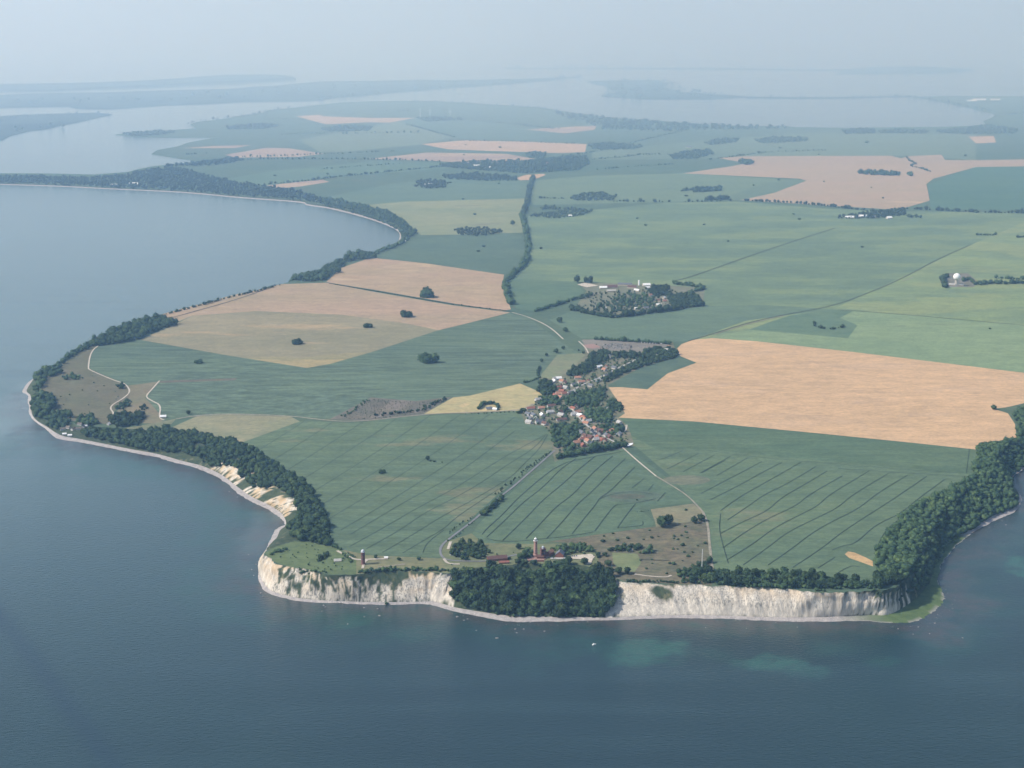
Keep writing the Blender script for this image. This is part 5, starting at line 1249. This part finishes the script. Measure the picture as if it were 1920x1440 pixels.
# ------------------------------------------------------------------ buildings
def house_meshes(L, W, h, rh, wall, roof, chim=True, eave=.5):
    mb = MB(); x, y = L / 2, W / 2
    mb.add([(-x,-y,-1.5),(x,-y,-1.5),(x,y,-1.5),(-x,y,-1.5),(-x,-y,h),(x,-y,h),(x,y,h),(-x,y,h),(-x,0,h+rh),(x,0,h+rh)],
           [(3,2,1,0),(0,1,5,4),(2,3,7,6),(1,2,6,9,5),(3,0,4,8,7)])
    wm = mb.me('wall'); wm.materials.append(M[wall])
    rb = MB(); x += eave; s = rh / y; y2 = y + eave; z0 = h - eave * s; tk = .22
    rb.add([(-x,-y2,z0),(x,-y2,z0),(x,0,h+rh),(-x,0,h+rh),(x,y2,z0),(-x,y2,z0),(-x,-y2,z0+tk),(x,-y2,z0+tk),(x,0,h+rh+tk),(-x,0,h+rh+tk),(x,y2,z0+tk),(-x,y2,z0+tk)],
           [(3,2,1,0),(2,3,5,4),(6,7,8,9),(9,8,10,11),(0,1,7,6),(4,5,11,10),(1,2,8,7),(2,4,10,8),(3,0,6,9),(5,3,9,11)])
    rm = rb.me('roof'); rm.materials.append(M[roof])
    return wm, rm
HM = {}
def house(px, py, L, W, rot, wall, roof, label, group=None, h=3.0, rh=None, name='house', cat='house', chim=True):
    key = (round(L), round(W), wall, roof, h)
    if key not in HM: HM[key] = house_meshes(round(L), round(W), h, rh or round(W) * .42, wall, roof)
    P = hit(px, py)
    t = empty(name, (P[0], P[1], P[2]), R(rot), label, cat, group)
    for nm, me in zip(('wall', 'roof'), HM[key]):
        o = bpy.data.objects.new(nm, me); COL.objects.link(o); o.parent = t
    if chim:
        mb = MB(); mb.box(-.5, .5, -.4, .4, 0, 1.6); me = mb.me('chimney')
        me.materials.append(M['brickwall'])
        c = bpy.data.objects.new('chimney', me); COL.objects.link(c); c.parent = o
        c.location = (L * .22, .2, h + round(W) * .42 - .5)
    return t
ORD = ['first', 'second', 'third', 'fourth', 'fifth', 'sixth', 'seventh', 'eighth', 'ninth', 'tenth', 'eleventh', 'twelfth', 'thirteenth', 'fourteenth', 'fifteenth']
VIL = {
 'at the near edge of the village': [(760,1255,'orange'),(802,1302,'red'),(850,1255,'orange'),(900,1290,'grey'),(945,1240,'white'),(998,1238,'red'),(1040,1252,'red'),(880,1210,'brown'),(820,1198,'brown'),(930,1190,'grey'),(780,1160,'grey'),(890,1150,'grey'),(935,1118,'orange'),(980,1165,'brown'),(1000,1140,'brown'),(800,1230,'red'),(965,1215,'red'),(725,1275,'orange')],
 'at the lower right edge of the village': [(1090,1150,'orange'),(1140,1142,'orange'),(1200,1175,'white'),(1208,1048,'white'),(1095,1205,'brown'),(1065,1190,'grey')],
 'in the middle of the village': [(700,955,'white'),(762,966,'white'),(738,932,'orange'),(690,890,'red'),(722,870,'brown'),(808,1005,'orange'),(862,1032,'white'),(830,1055,'orange'),(795,990,'red'),(552,962,'white'),(540,930,'brown')],
 'in the gardens at the left village edge': [(200,1000,'grey'),(190,1042,'white'),(340,962,'white'),(345,1035,'grey'),(300,1042,'grey'),(240,960,'grey'),(430,930,'white'),(180,950,'grey'),(275,1005,'white'),(370,1060,'brown')],
 'in the upper red-roofed quarter': [(492,552,'white'),(520,550,'white'),(478,582,'white'),(562,580,'orange'),(592,600,'red'),(548,640,'brown'),(602,652,'white'),(518,655,'red'),(560,692,'red'),(520,722,'orange'),(490,742,'red'),(540,762,'orange'),(582,722,'red'),(690,702,'white'),(660,712,'grey'),(640,742,'brown'),(700,622,'grey')],
 'along the upper village street': [(860,582,'red'),(885,628,'grey'),(962,570,'white'),(1060,420,'orange'),(1038,452,'orange'),(1092,302,'white'),(980,420,'white'),(1058,520,'grey'),(1150,430,'grey')],
 'among the trees below the car park': [(1740,230,'white'),(1762,200,'orange'),(1630,300,'white'),(1085,885,'white'),(292,790,'white')],
}
for place, hs in VIL.items():
    bycol = {}
    for x, y, c in hs: bycol.setdefault(c, []).append((x, y))
    for c, ps in bycol.items():
        ps.sort()
        for i, (x, y) in enumerate(ps):
            cw = {'orange': 'pale orange', 'red': 'brick red', 'brown': 'dark brown', 'grey': 'slate grey', 'white': 'whitish'}[c]
            lab = f'{cw} roof {place}, the only one there' if len(ps) == 1 else f'{cw} roof {place}, {ORD[i]} from the left of {len(ps)}'
            house(960 + x / 6, 620 + y / 6, random.choice((13, 15, 17)), random.choice((9, 10)), random.choice((20, 35, -55, -40, 110, 75)) + random.uniform(-8, 8),
                  'chalk_wall' if c in ('orange', 'white', 'grey') else random.choice(('chalk_wall', 'brickwall', 'cream')), {'white': random.choice(('pale_roof', 'pale_roof', 'white'))}.get(c, c), 'house with ' + lab if len(lab.split()) < 14 else lab.replace(' from the left', ' from left'), 'houses of the village', h=4.2)
for x, y, L, c, lab in ((995,768,20,'red','long red roofed house with white gable at the village entrance'), (1015,767,15,'orange','middle one of the row of long houses at the village entrance'), (1034,763,20,'brown','right one of the row of long houses, with white side wall'),
                        (1053,789,24,'brown','long brownish barn roof left of the wood patch'), (1083,710,16,'orange','large pale red roof beside the upper street, upper of two'), (1090,718,18,'orange','large pale red roof beside the upper street, lower of two')):
    house(x, y, L, 9, random.uniform(-5, 25), 'chalk_wall', c, lab, 'houses of the village', h=3.6)
# walled farm
for x, y, L, W, rot, c, lab in ((1131,541,26,12,8,'white','pale roofed shed left of the long dark barn'), (1144,540,50,16,12,'brown','long dark barn roof of the walled farm'), (1146,547,30,9,6,'cream_','low pale shed in front of the long dark barn'), (1172,535,48,12,-10,'grey','long pale grey barn at the back of the walled farm'),
                                (1185,540,30,12,-14,'brown','brown barn in the centre of the walled farm'), (1194,546,18,10,-30,'white','white gabled house in the centre of the walled farm'), (1212,536,26,14,10,'white','big white barn at the right of the farm yard'), (1214,541,16,10,20,'white','smaller white barn below the big white one'),
                                (1224,563,14,9,30,'white','left cottage of the white pair in the farm hamlet'), (1245,560,14,9,60,'white','right cottage of the white pair in the farm hamlet'), (1234,565,14,9,-20,'brown','brown roofed cottage between the white pair'), (1246,566,12,8,15,'red','small red roofed cottage at the right of the hamlet'),
                                (1235,573,16,8,8,'white','white cottage behind the farm windbreak'), (1211,579,18,8,8,'grey','grey shed behind the farm windbreak'), (1193,580,12,8,20,'white','small white shed in the lower corner of the farm'), (1120,576,10,7,20,'white','tiny white hut in the orchard, left one'), (1134,579,10,7,-10,'white','tiny white hut in the orchard, right one'), (1219,555,14,9,40,'orange','sandy roofed house in the farm hamlet')):
    house(x, y, L, W, rot, 'cream', 'concrete' if c == 'cream_' else c, lab, 'buildings of the walled farm', h=4.0)
mb = MB(); mb.lathe([(3.2, -1), (3.2, 17), (2.2, 18.6), (.3, 19)], 20)
P = hit(1198, 535)
t = empty('grain_silo', P, 0, 'pale cylindrical grain silo behind the farm barns', 'silo')
link('tank', mb.me('tank'), [M['white']], t); mb = MB(); mb.box(-.3, .3, 3.2, 3.9, 0, 20); link('ladder', mb.me('ladder'), [M['grey']], t)
# other farms
for x, y, L, W, rot, c, lab in ((1593,409,44,16,5,'white','left pale barn of the white farm on the track'), (1620,407,50,16,-4,'white','middle long white barn of the farm on the track'), (1640,408,30,14,10,'grey','grey barn of the white farm'), (1667,410,26,18,20,'white','brightest white barn at the right of the farm'),
                                (803,347,46,14,0,'white','pale barn among the trees by the bay'), (1068,406,24,12,10,'white','house inside the tree ring by the avenue'), (1790,536,60,10,-4,'cream_','low pale hall in front of the radar dome'), (917,768,14,9,10,'grey','house inside the tree ring in the yellow field'), (928,769,10,7,-20,'white','white outbuilding beside the house in the yellow field'),
                                (893,312,40,16,0,'white','white block at the left of the far village'), (905,316,60,14,2,'cream_','long cream block in the far village'), (923,315,40,14,4,'white','white block beside the long cream one'), (1050,310,30,14,8,'grey','grey roof in the right half of the far village'), (1025,307,26,14,-10,'red','red roof in the right half of the far village'),
                                (1822,190,110,30,3,'white','left white hall on the far shore'), (1836,188,150,34,0,'white','longest white hall on the far shore'), (1866,188,110,30,2,'white','right white hall on the far shore'), (214,349,40,18,0,'white','white holiday block on the spit'), (252,346,60,18,3,'white','row of white holiday blocks on the spit'), (628,382,30,14,20,'white','white house in the bay wood'), (1292,277,46,16,0,'grey','hall of the far farm'),
                                (757,453,14,9,20,'white','small white house on the bay shore'), (306,783,14,8,10,'white','white barn where the zigzag track ends')):
    house(x, y, L, W, rot, 'chalk_wall' if c == 'white' else 'cream', 'concrete' if c == 'cream_' else c, lab, h=4.5 if L > 20 else 3.2, name='house' if L < 40 else 'barn', cat='house' if L < 40 else 'barn', chim=L < 40)
# fishing hamlet
for i, (x, y, rot) in enumerate(((118, 806, 20), (128, 803, -30), (138, 806, 60), (148, 805, 15), (157, 802, 80), (150, 797, -20), (165, 807, 35))):
    house(x, y, 12, 7, rot, 'chalk_wall', 'thatch', f'thatched cottage of the fishing hamlet, {ORD[i]} in the cluster above the beach' if i else 'thatched cottage nearest the boat sheds of the fishing hamlet', 'cottages of the fishing hamlet')
for x, y, lab in ((121, 815.5, 'white boat shed on the beach of the hamlet, left one'), (131, 818, 'white boat shed on the beach of the hamlet, right one')):
    house(x, y, 9, 5, 10, 'chalk_wall', 'white', lab, name='boat_shed', cat='shed', chim=False)
house(205, 796, 12, 7, 70, 'chalk_wall', 'white', 'white cottage at the upper end of the hamlet', 'cottages of the fishing hamlet')
house(161, 800.5, 6, 5, 30, 'chalk_wall', 'white', 'tiny white chapel above the hamlet roofs', name='chapel', cat='chapel')
# lighthouse buildings
house(932, 1050, 34, 10, 14, 'brickwall', 'brown', 'long dark brown house left of the lighthouses', h=4)
house(945, 1056, 17, 5, 8, 'brickwall', 'red', 'low red roofed shed on the lighthouse lawn', h=2.4, name='shed', cat='shed', chim=False)
house(1050, 1043, 15, 14, 80, 'brickwall', 'grey', 'square house with big slate grey roof right of the lighthouses', h=5)
house(1031, 1040, 16, 8, 62, 'brickwall', 'orange', 'narrow building with steep pinkish roof between lighthouse and grey house', h=5)
house(1013, 1047, 12, 7, 0, 'brickwall', 'brown', 'dark brick annex at the foot of the square lighthouse', h=4)
house(1182, 1034, 7, 5, 0, 'concrete', 'concrete', 'small concrete hut in the scrub of the meadow', h=2.2, name='hut', cat='hut', chim=False)
house(633, 1052, 12, 7, 10, 'concrete', 'concrete', 'low concrete bunker on the rampart', h=1.4, name='bunker', cat='bunker', chim=False)
house(724, 1047, 6, 3, 0, 'chalk_wall', 'white', 'white kiosk on the path right of the round tower', h=2.2, name='kiosk', cat='kiosk', chim=False)
house(559, 999, 5, 10, 5, 'chalk_wall', 'white', 'white shed in a gap of the left coast wood', h=3, name='shed', cat='shed', chim=False)
# tall round lighthouse
P = hit(1004, 1044)
t = empty('lighthouse', P, 0, 'tall slender lighthouse of pinkish brick with white lantern top', 'lighthouse')
mb = MB(); mb.lathe([(4.2, -2), (4.2, 5), (3.6, 5.2), (3.3, 5.6), (2.75, 27.5)], 28); tw = link('tower', mb.me('tower'), [M['brick_light']], t)
for k in range(5):
    mb = MB(); a = -1.9 + k * .25; mb.box(-.35, .35, -.2, .2, 0, 1.3); w = link('window', mb.me('window'), [M['glass']], tw)
    rr = 3.3 - .025 * (5 + k * 4.2); w.location = (rr * math.cos(a), rr * math.sin(a), 7 + k * 4.2); w.rotation_euler = (0, 0, a + math.pi / 2)
mb = MB(); mb.lathe([(2.75, 27.5), (4.0, 28.0), (4.0, 28.5), (2.6, 28.6)], 28); g = link('gallery', mb.me('gallery'), [M['brick_light']], t)
mb = MB()
for k in range(20):
    a = k * 2 * math.pi / 20; mb.box(3.8*math.cos(a)-.05, 3.8*math.cos(a)+.05, 3.8*math.sin(a)-.05, 3.8*math.sin(a)+.05, 28.5, 29.6)
mb.lathe([(3.75, 29.6), (3.9, 29.6), (3.9, 29.75), (3.75, 29.75)], 28); link('railing', mb.me('railing'), [M['white']], g)
mb = MB(); mb.lathe([(2.3, 28.6), (2.3, 29.6), (2.2, 29.65), (2.2, 32.2)], 24); l = link('lantern', mb.me('lantern'), [M['white']], t)
mb = MB(); mb.lathe([(2.24, 29.9), (2.24, 31.8)], 24); link('lantern_glass', mb.me('lantern_glass'), [M['glass']], l)
mb = MB(); mb.lathe([(2.6, 32.2), (2.5, 32.6), (1.9, 33.6), (.9, 34.3), (.25, 34.6), (.2, 35.8), (.02, 35.9)], 24); link('roof', mb.me('roof'), [M['white']], t)
# square old lighthouse
P = hit(1018, 1046)
t = empty('lighthouse', P, R(12), 'short square dark brick lighthouse beside the tall one', 'lighthouse')
mb = MB(); mb.box(-4.4, 4.4, -4.4, 4.4, -2, 6.2); mb.box(-4.1, 4.1, -4.1, 4.1, 6.2, 12.2); mb.box(-3.8, 3.8, -3.8, 3.8, 12.2, 16.0); tw = link('tower', mb.me('tower'), [M['brick_dark']], t)
for z in (2.0, 7.6, 13.0):
    for x in (-2.2, 0, 2.2):
        mb = MB(); mb.box(x-.55, x+.55, -4.6, -4.3 if z < 6 else (-4.0 if z < 12 else -3.7), z, z + 2.4); link('window', mb.me('window'), [M['glass']], tw)
mb = MB(); mb.box(-4.4, 4.4, -4.4, 4.4, 16.0, 16.5)
for s in (-1, 1): mb.box(-4.4, 4.4, s*4.3-.1, s*4.3+.1, 16.5, 17.4); mb.box(s*4.3-.1, s*4.3+.1, -4.2, 4.2, 16.5, 17.4)
link('parapet', mb.me('parapet'), [M['brick_dark']], t)
mb = MB(); mb.lathe([(1.9, 16.5), (1.9, 19.2)], 16); l = link('lantern', mb.me('lantern'), [M['dome']], t)
mb = MB(); mb.lathe([(2.2, 19.2), (1.8, 20.2), (.9, 21.0), (.2, 21.3), (.15, 22.6)], 16); link('roof', mb.me('roof'), [M['dome']], t)
# round direction finding tower
P = hit(681, 1058)
t = empty('brick_tower', P, 0, 'round dark brick tower with grey metal dome on the cliff edge', 'tower')
mb = MB(); mb.lathe([(3.7, -2), (3.7, 1.5), (3.35, 1.7), (3.25, 21.0), (3.55, 21.3), (3.55, 22.0)], 28); tw = link('tower', mb.me('tower'), [M['brick_dark']], t)
for k in range(10):
    a = -2.7 + (k % 5) * .55; z = 16.5 if k < 5 else 9.0
    mb = MB(); mb.box(-.45, .45, -.12, .12, 0, 2.2); w = link('window', mb.me('window'), [M['glass']], tw)
    w.location = (3.3 * math.cos(a), 3.3 * math.sin(a), z); w.rotation_euler = (0, 0, a + math.pi / 2)
mb = MB(); mb.lathe([(3.4, 22.0), (3.3, 22.9), (2.9, 24.2), (2.1, 25.4), (1.0, 26.2), (.1, 26.5)], 28); link('roof', mb.me('roof'), [M['dome']], t)
mb = MB(); mb.lathe([(3.6, 21.9), (3.75, 22.1), (3.6, 22.3)], 28); link('cornice', mb.me('cornice'), [M['dome']], tw)
# forecourt wall
mb = MB(); a, b = Vector(hit(985, 1053)), Vector(hit(1020, 1053)); u = b - a
P = a; t = empty('brick_wall', P, math.atan2(u.y, u.x), 'low red brick retaining wall of the lighthouse forecourt', 'wall')
mb.box(0, u.length, -.3, .3, -1, 2.2); link('wall_body', mb.me('wall_body'), [M['brickwall']], t); mb = MB(); mb.box(-.1, u.length+.1, -.4, .4, 2.2, 2.4); link('coping', mb.me('coping'), [M['paving']], t)
# radar dome
P = hit(1793, 536)
t = empty('radar_tower', P, 0, 'white radar dome ball on a grey tower in the streaked crop', 'radar dome')
mb = MB(); mb.box(-7, 7, -7, 7, -1, 7); mb.lathe([(6.0, 7), (5.4, 22), (6.5, 22.3), (6.5, 23)], 20); link('tower', mb.me('tower'), [M['concrete']], t)
mb = MB(); prof = [(12.5*math.sin(a), 32 - 12.5*math.cos(a)) for a in np.linspace(.55, 3.1, 18)]; mb.lathe(prof, 32); link('dome', mb.me('dome'), [M['white']], t, smooth=True)
# mast on the meadow
P = hit(1316, 1068)
t = empty('radio_mast', P, 0, 'thin white mast at the right edge of the brown meadow', 'mast')
mb = MB(); mb.lathe([(.55, -1), (.5, 18), (.32, 36.5)], 12); link('pole', mb.me('pole'), [M['white']], t)
mb = MB(); mb.box(-1.5, 1.5, -1.5, 1.5, -.5, .4); link('base', mb.me('base'), [M['concrete']], t)
# wind turbines
for i, (x, y) in enumerate(((844, 222), (806, 221), (788, 219))):
    P = Vector(G(x, y))
    t = empty('wind_turbine', P, random.uniform(-.4, .4), ('rightmost and clearest white wind turbine far behind the stubble', 'middle faint wind turbine far behind the stubble', 'leftmost faint wind turbine far behind the stubble')[i], 'wind turbine', 'far wind turbines')
    mb = MB(); mb.lathe([(2.6, -1), (1.5, 66)], 12); link('tower', mb.me('tower'), [M['white']], t)
    mb = MB(); mb.box(-1.6, 1.6, -3, 4, 66, 69); link('nacelle', mb.me('nacelle'), [M['white']], t)
    mb = MB(); mb.lathe([(.2, -1.2), (1.5, 0), (1.5, 1.5)], 10); hb = link('hub', mb.me('hub'), [M['white']], t); hb.location = (0, -3.2, 67.5); hb.rotation_euler = (math.pi / 2 + .0, 0, 0)
    for k in range(3):
        mb = MB(); mb.add([(-1.4, -.3, 1), (1.4, -.3, 1), (1.4, .3, 1), (-1.4, .3, 1), (-.2, -.1, 30), (.5, -.1, 30), (.5, .1, 30), (-.2, .1, 30)], [(3,2,1,0),(4,5,6,7),(0,1,5,4),(1,2,6,5),(2,3,7,6),(3,0,4,7)])
        bl = link('blade', mb.me('blade'), [M['white']], t); bl.location = (0, -4, 67.5); bl.rotation_euler = (0, k * 2 * math.pi / 3 + i * .5, 0)

# ------------------------------------------------------------------ cars
def car_mesh(kind, mat):
    L, W = (4.4, 1.8) if kind == 'car' else (6.0, 2.1)
    mb = MB(); x = L / 2; y = W / 2
    def loft(secs):
        v = []; f = []
        for (xx, zz0, zz1, yy) in secs: v += [(xx, -yy, zz0), (xx, yy, zz0), (xx, yy * .96, zz1), (xx, -yy * .96, zz1)]
        for k in range(len(secs) - 1):
            a = 4 * k
            for q in range(4): f.append((a + q, a + (q + 1) % 4, a + 4 + (q + 1) % 4, a + 4 + q))
        f.append((3, 2, 1, 0)); e = 4 * (len(secs) - 1); f.append((e, e + 1, e + 2, e + 3)); mb.add(v, f)
    if kind == 'car':
        loft([(-x, .35, .8, y * .9), (-x * .95, .3, .95, y), (x * .45, .3, .95, y), (x * .95, .3, .8, y * .95), (x, .35, .65, y * .88)]); n0 = len(mb.f)
        loft([(-x * .8, .95, 1.0, y * .9), (-x * .55, .95, 1.45, y * .85), (x * .05, .95, 1.45, y * .85), (x * .42, .95, 1.0, y * .88)])
    else:
        loft([(-x, .4, 2.5, y * .97), (x * .4, .4, 2.6, y), (x * .62, .4, 2.4, y), (x * .95, .4, 1.2, y), (x, .45, 1.0, y * .9)]); n0 = len(mb.f)
        loft([(x * .45, 1.5, 2.2, y * 1.01), (x * .68, 1.5, 1.9, y * 1.01)])
    n1 = len(mb.f)
    for sx in (-.62, .62):
        for sy in (-1, 1):
            v = [(sx * x + .33 * math.cos(a), sy * y * .98 + d, .33 + .33 * math.sin(a)) for d in (-.1, .1) for a in [k * math.pi / 4 for k in range(8)]]
            f = [(k, (k + 1) % 8, 8 + (k + 1) % 8, 8 + k) for k in range(8)] + [tuple(range(8))[::-1], tuple(range(8, 16))]
            mb.add(v, f)
    me = mb.me(kind); me.materials.append(mat); me.materials.append(M['glass'])
    mi = np.zeros(len(me.polygons), np.int32); mi[n0:] = 1; me.polygons.foreach_set('material_index', mi)
    return me
PAINT = {'white': (.75, .75, .75), 'silver': (.45, .46, .48), 'black': (.03, .03, .035), 'blue': (.05, .10, .25), 'red': (.35, .04, .03), 'grey': (.18, .19, .20)}
CARM = {k: car_mesh('car', mat_plain('paint_' + k, c, .05, .5, .35, .5)) for k, c in PAINT.items()}
VANM = car_mesh('van', M['white'])
def car(px, py, rot, me, name, label, cat, group, lift=.06):
    P = hit(px, py); o = bpy.data.objects.new(name, me); COL.objects.link(o)
    o.location = (P[0], P[1], P[2] + lift); o.rotation_euler = (0, 0, rot); tag(o, label, cat, group)
for row, y in enumerate((644.4, 646.2, 648.0, 649.9, 651.7, 653.4)):
    for k in range(17):
        if random.random() < .14: continue
        x = 1131 + k * 3.2 + random.uniform(-.5, .5) + row * .8
        c = random.choice(('white', 'white', 'silver', 'black', 'blue', 'red', 'white', 'black', 'silver'))
        car(x, y + k * .05, R(82 + random.uniform(-4, 4)), CARM[c], 'parked_car', f'{c} car in the packed left rows of the village car park', 'car', 'cars in the village car park')
for y in (648.6, 651.2):
    for k in range(9):
        if random.random() < .2: continue
        c = random.choice(('red', 'grey', 'black', 'silver'))
        car(1196 + k * 3.6, y + k * .1, R(80), CARM[c], 'parked_car', f'{c} car in the sparse right rows of the village car park', 'car', 'cars in the village car park')
for k in range(8):
    car(1203 + k * 5.2, 642.8 + k * .3, R(random.uniform(60, 110)), VANM, 'parked_van', 'white camper van in the row under the car park hedge', 'van', 'camper vans at the car park hedge')
for k in range(4):
    car(1069 + k * 4, 1044.2 - k * .25, R(85), CARM[('black', 'grey', 'black', 'blue')[k]], 'parked_car', ('black car at the left end of the row on the lighthouse gravel lot', 'grey car in the row on the lighthouse gravel lot', 'second black car in the row on the lighthouse gravel lot', 'blue car at the right end of the row on the lighthouse gravel lot')[k], 'car', 'cars on the lighthouse lot', .92)
car(847, 1041, R(20), VANM, 'parked_van', 'left white van parked at the road bend by the bushes', 'van', 'vans at the road bend')
car(855, 1042.5, R(70), VANM, 'parked_van', 'right white van parked at the road bend by the bushes', 'van', 'vans at the road bend')

# ------------------------------------------------------------------ boulders in the surf, boat
RK = []
for k in range(4):
    V, Fc = ico(2); V = V.copy()
    for i in range(len(V)): V[i] *= 1 + .35 * noise.fractal(Vector(V[i] * 1.5 + k * 5), 1, 2, 3)
    V[:, 2] *= .55
    me = mesh_np('boulder', V, Fc); me.materials.append(M['rock']); RK.append(me)
BL = [(607,1135,2.2),(610,1138,1.8),(683,1139.5,2.2),(708,1141.5,1.8),(712,1154.5,2.8),(652,1170,2.0),(683,1156.5,1.8),(604,1146,1.3),(857,1156.5,2.8),(870,1163,2.0),(877,1160.5,1.8),(893,1182,1.4),(966,1179.5,1.9),(969,1186.5,1.8),(982,1179.5,1.9),(1021,1183.5,2.0),(472,1068,2.0),(476,1079,1.8),(489,1112,2.2),(493,1118,1.6),(480,1058,1.6),(466,1040,1.4),
      (1684,1179,1.8),(1722,1175.5,1.6),(1753,1168.5,1.8),(1805,1196,1.4),(1886,984,1.8),(1712,1189,1.3),(1743,1188,1.2),(1323,1177,1.3),(1400,1178,1.2),(1435,1180,1.3),(1260,1184,1.2),(1495,1176,1.3),(45,728,2.4),(42,766,2.6),(140,842,1.2),(445,932,2.0),(430,922,1.8),(508,962,1.6)]
for i, (x, y, r) in enumerate(BL):
    o = bpy.data.objects.new('boulder', RK[i % 4]); COL.objects.link(o)
    p = at_z(x, y, .1); o.location = p; r *= .72; o.scale = (r * 1.3, r, r); o.rotation_euler = (0, 0, random.uniform(0, 6.28))
    w = 'left of the white corner cliff' if 450 < x < 500 else 'under the corner cliff and round tower' if 500 < x < 800 else 'in front of the central wood beach' if 800 < x < 1100 else 'below the long fluted cliff' if 1100 < x < 1550 else 'off the grassy right corner' if x > 1550 else 'along the left coast beach'
    tag(o, f'small pale boulder breaking the water {w}', 'boulder', 'boulders in the surf ' + w)
o = bpy.data.objects.new('boulder', RK[1]); COL.objects.link(o); o.location = at_z(932, 1196.5, .2); o.scale = (2.8, 1.9, 1.8)
tag(o, 'largest pale boulder standing farthest out before the central wood', 'boulder')
t = empty('motor_boat', at_z(1114, 1209, 0), R(25), 'small white boat alone on the water below the central wood', 'boat')
mb = MB(); secs = [(-3.2, 1.2, .9), (-1, 1.35, .95), (1.2, 1.15, 1.05), (2.6, .6, 1.2), (3.4, .06, 1.35)]; v = []; f = []
for xx, yy, zz in secs: v += [(xx, -yy, zz), (xx, -yy * .55, -.3), (xx, yy * .55, -.3), (xx, yy, zz)]
for k in range(4):
    for q in range(4): f.append((4*k+q, 4*k+(q+1) % 4, 4*k+4+(q+1) % 4, 4*k+4+q))
f.append((3, 2, 1, 0)); f.append((16, 17, 18, 19)); mb.add(v, f); link('hull', mb.me('hull'), [M['white']], t)
mb = MB(); mb.add([(-1.6,-.9,.9),(1.0,-.8,1.0),(1.0,.8,1.0),(-1.6,.9,.9),(-1.5,-.8,2.4),(.4,-.7,2.4),(.4,.7,2.4),(-1.5,.8,2.4)], [(3,2,1,0),(4,5,6,7),(0,1,5,4),(1,2,6,5),(2,3,7,6),(3,0,4,7)]); cb = link('cabin', mb.me('cabin'), [M['white']], t)
mb = MB(); mb.add([(.85,-.7,1.3),(.85,.7,1.3),(.5,.65,2.2),(.5,-.65,2.2)], [(0,1,2,3)]); link('windscreen', mb.me('windscreen'), [M['glass']], cb)

# ------------------------------------------------------------------ haze, light, camera
def haze(box, density, color, label, soak=0.06):
    mb = MB(); mb.box(*box)
    hm = bpy.data.materials.new('summer_haze'); hm.use_nodes = True
    t = hm.node_tree; t.nodes.clear()
    out = t.nodes.new('ShaderNodeOutputMaterial'); v = t.nodes.new('ShaderNodeVolumeScatter')
    v.inputs['Color'].default_value = (*color, 1); v.inputs['Density'].default_value = density; v.inputs['Anisotropy'].default_value = 0.32
    ab = t.nodes.new('ShaderNodeVolumeAbsorption'); ab.inputs['Color'].default_value = (0.0, 0.66, 1.0, 1); ab.inputs['Density'].default_value = density * soak
    ad = t.nodes.new('ShaderNodeAddShader'); t.links.new(v.outputs[0], ad.inputs[0]); t.links.new(ab.outputs[0], ad.inputs[1])
    t.links.new(ad.outputs[0], out.inputs['Volume'])
    hm.cycles.homogeneous_volume = True
    link('haze', mb.me('haze'), [hm], kind='stuff', label=label)
haze((-80000, 80000, -80000, 80000, -40, 1700), 5.0e-5, (0.40, 0.66, 1.0), 'thin blue summer haze lying over land and sea', 0.0)
haze((-79000, 79000, 5200, 79500, -39, 1690), 3.0e-5, (0.55, 0.80, 1.0), 'summer haze thickening inland')
haze((-78500, 78500, 9800, 79000, -38, 1680), 6.5e-5, (0.70, 0.88, 1.0), 'thick milky haze over the far lagoons')

SUN_EL = R(44); sd = Vector((-0.975, -0.22, 0)).normalized()
SUN = Vector((sd.x * math.cos(SUN_EL), sd.y * math.cos(SUN_EL), math.sin(SUN_EL)))
w = bpy.data.worlds.new('World'); scene.world = w; w.use_nodes = True
t = w.node_tree; bg = t.nodes['Background']; bg.inputs['Strength'].default_value = 0.15
sky = t.nodes.new('ShaderNodeTexSky'); sky.sky_type = 'NISHITA'; sky.sun_disc = False
sky.sun_elevation = SUN_EL; sky.sun_rotation = math.atan2(sd.x, sd.y); sky.dust_density = 1.0
t.links.new(sky.outputs[0], bg.inputs['Color'])
sl = bpy.data.lights.new('sun', 'SUN'); sl.energy = 5.0; sl.angle = R(0.5); sl.color = (1.0, 0.985, 0.965)
so = bpy.data.objects.new('sun', sl); COL.objects.link(so); so.rotation_euler = SUN.to_track_quat('Z', 'Y').to_euler()

cam = bpy.data.cameras.new('camera'); co = bpy.data.objects.new('camera', cam); COL.objects.link(co)
cam.sensor_width = 36.0; cam.lens = 36.0 * F / 1920; cam.clip_start = 1.0; cam.clip_end = 250000
co.location = (0, 0, H); co.rotation_euler = (math.pi / 2 - PITCH, 0, 0)
scene.camera = co
scene.render.engine = 'CYCLES'
scene.view_settings.view_transform = 'Standard'; scene.view_settings.look = 'None'; scene.view_settings.exposure = 0
scene.cycles.max_bounces = 8; scene.cycles.diffuse_bounces = 2; scene.cycles.glossy_bounces = 2; scene.cycles.volume_bounces = 5
scene.cycles.use_denoising = True
print('trees', NTREES[0])
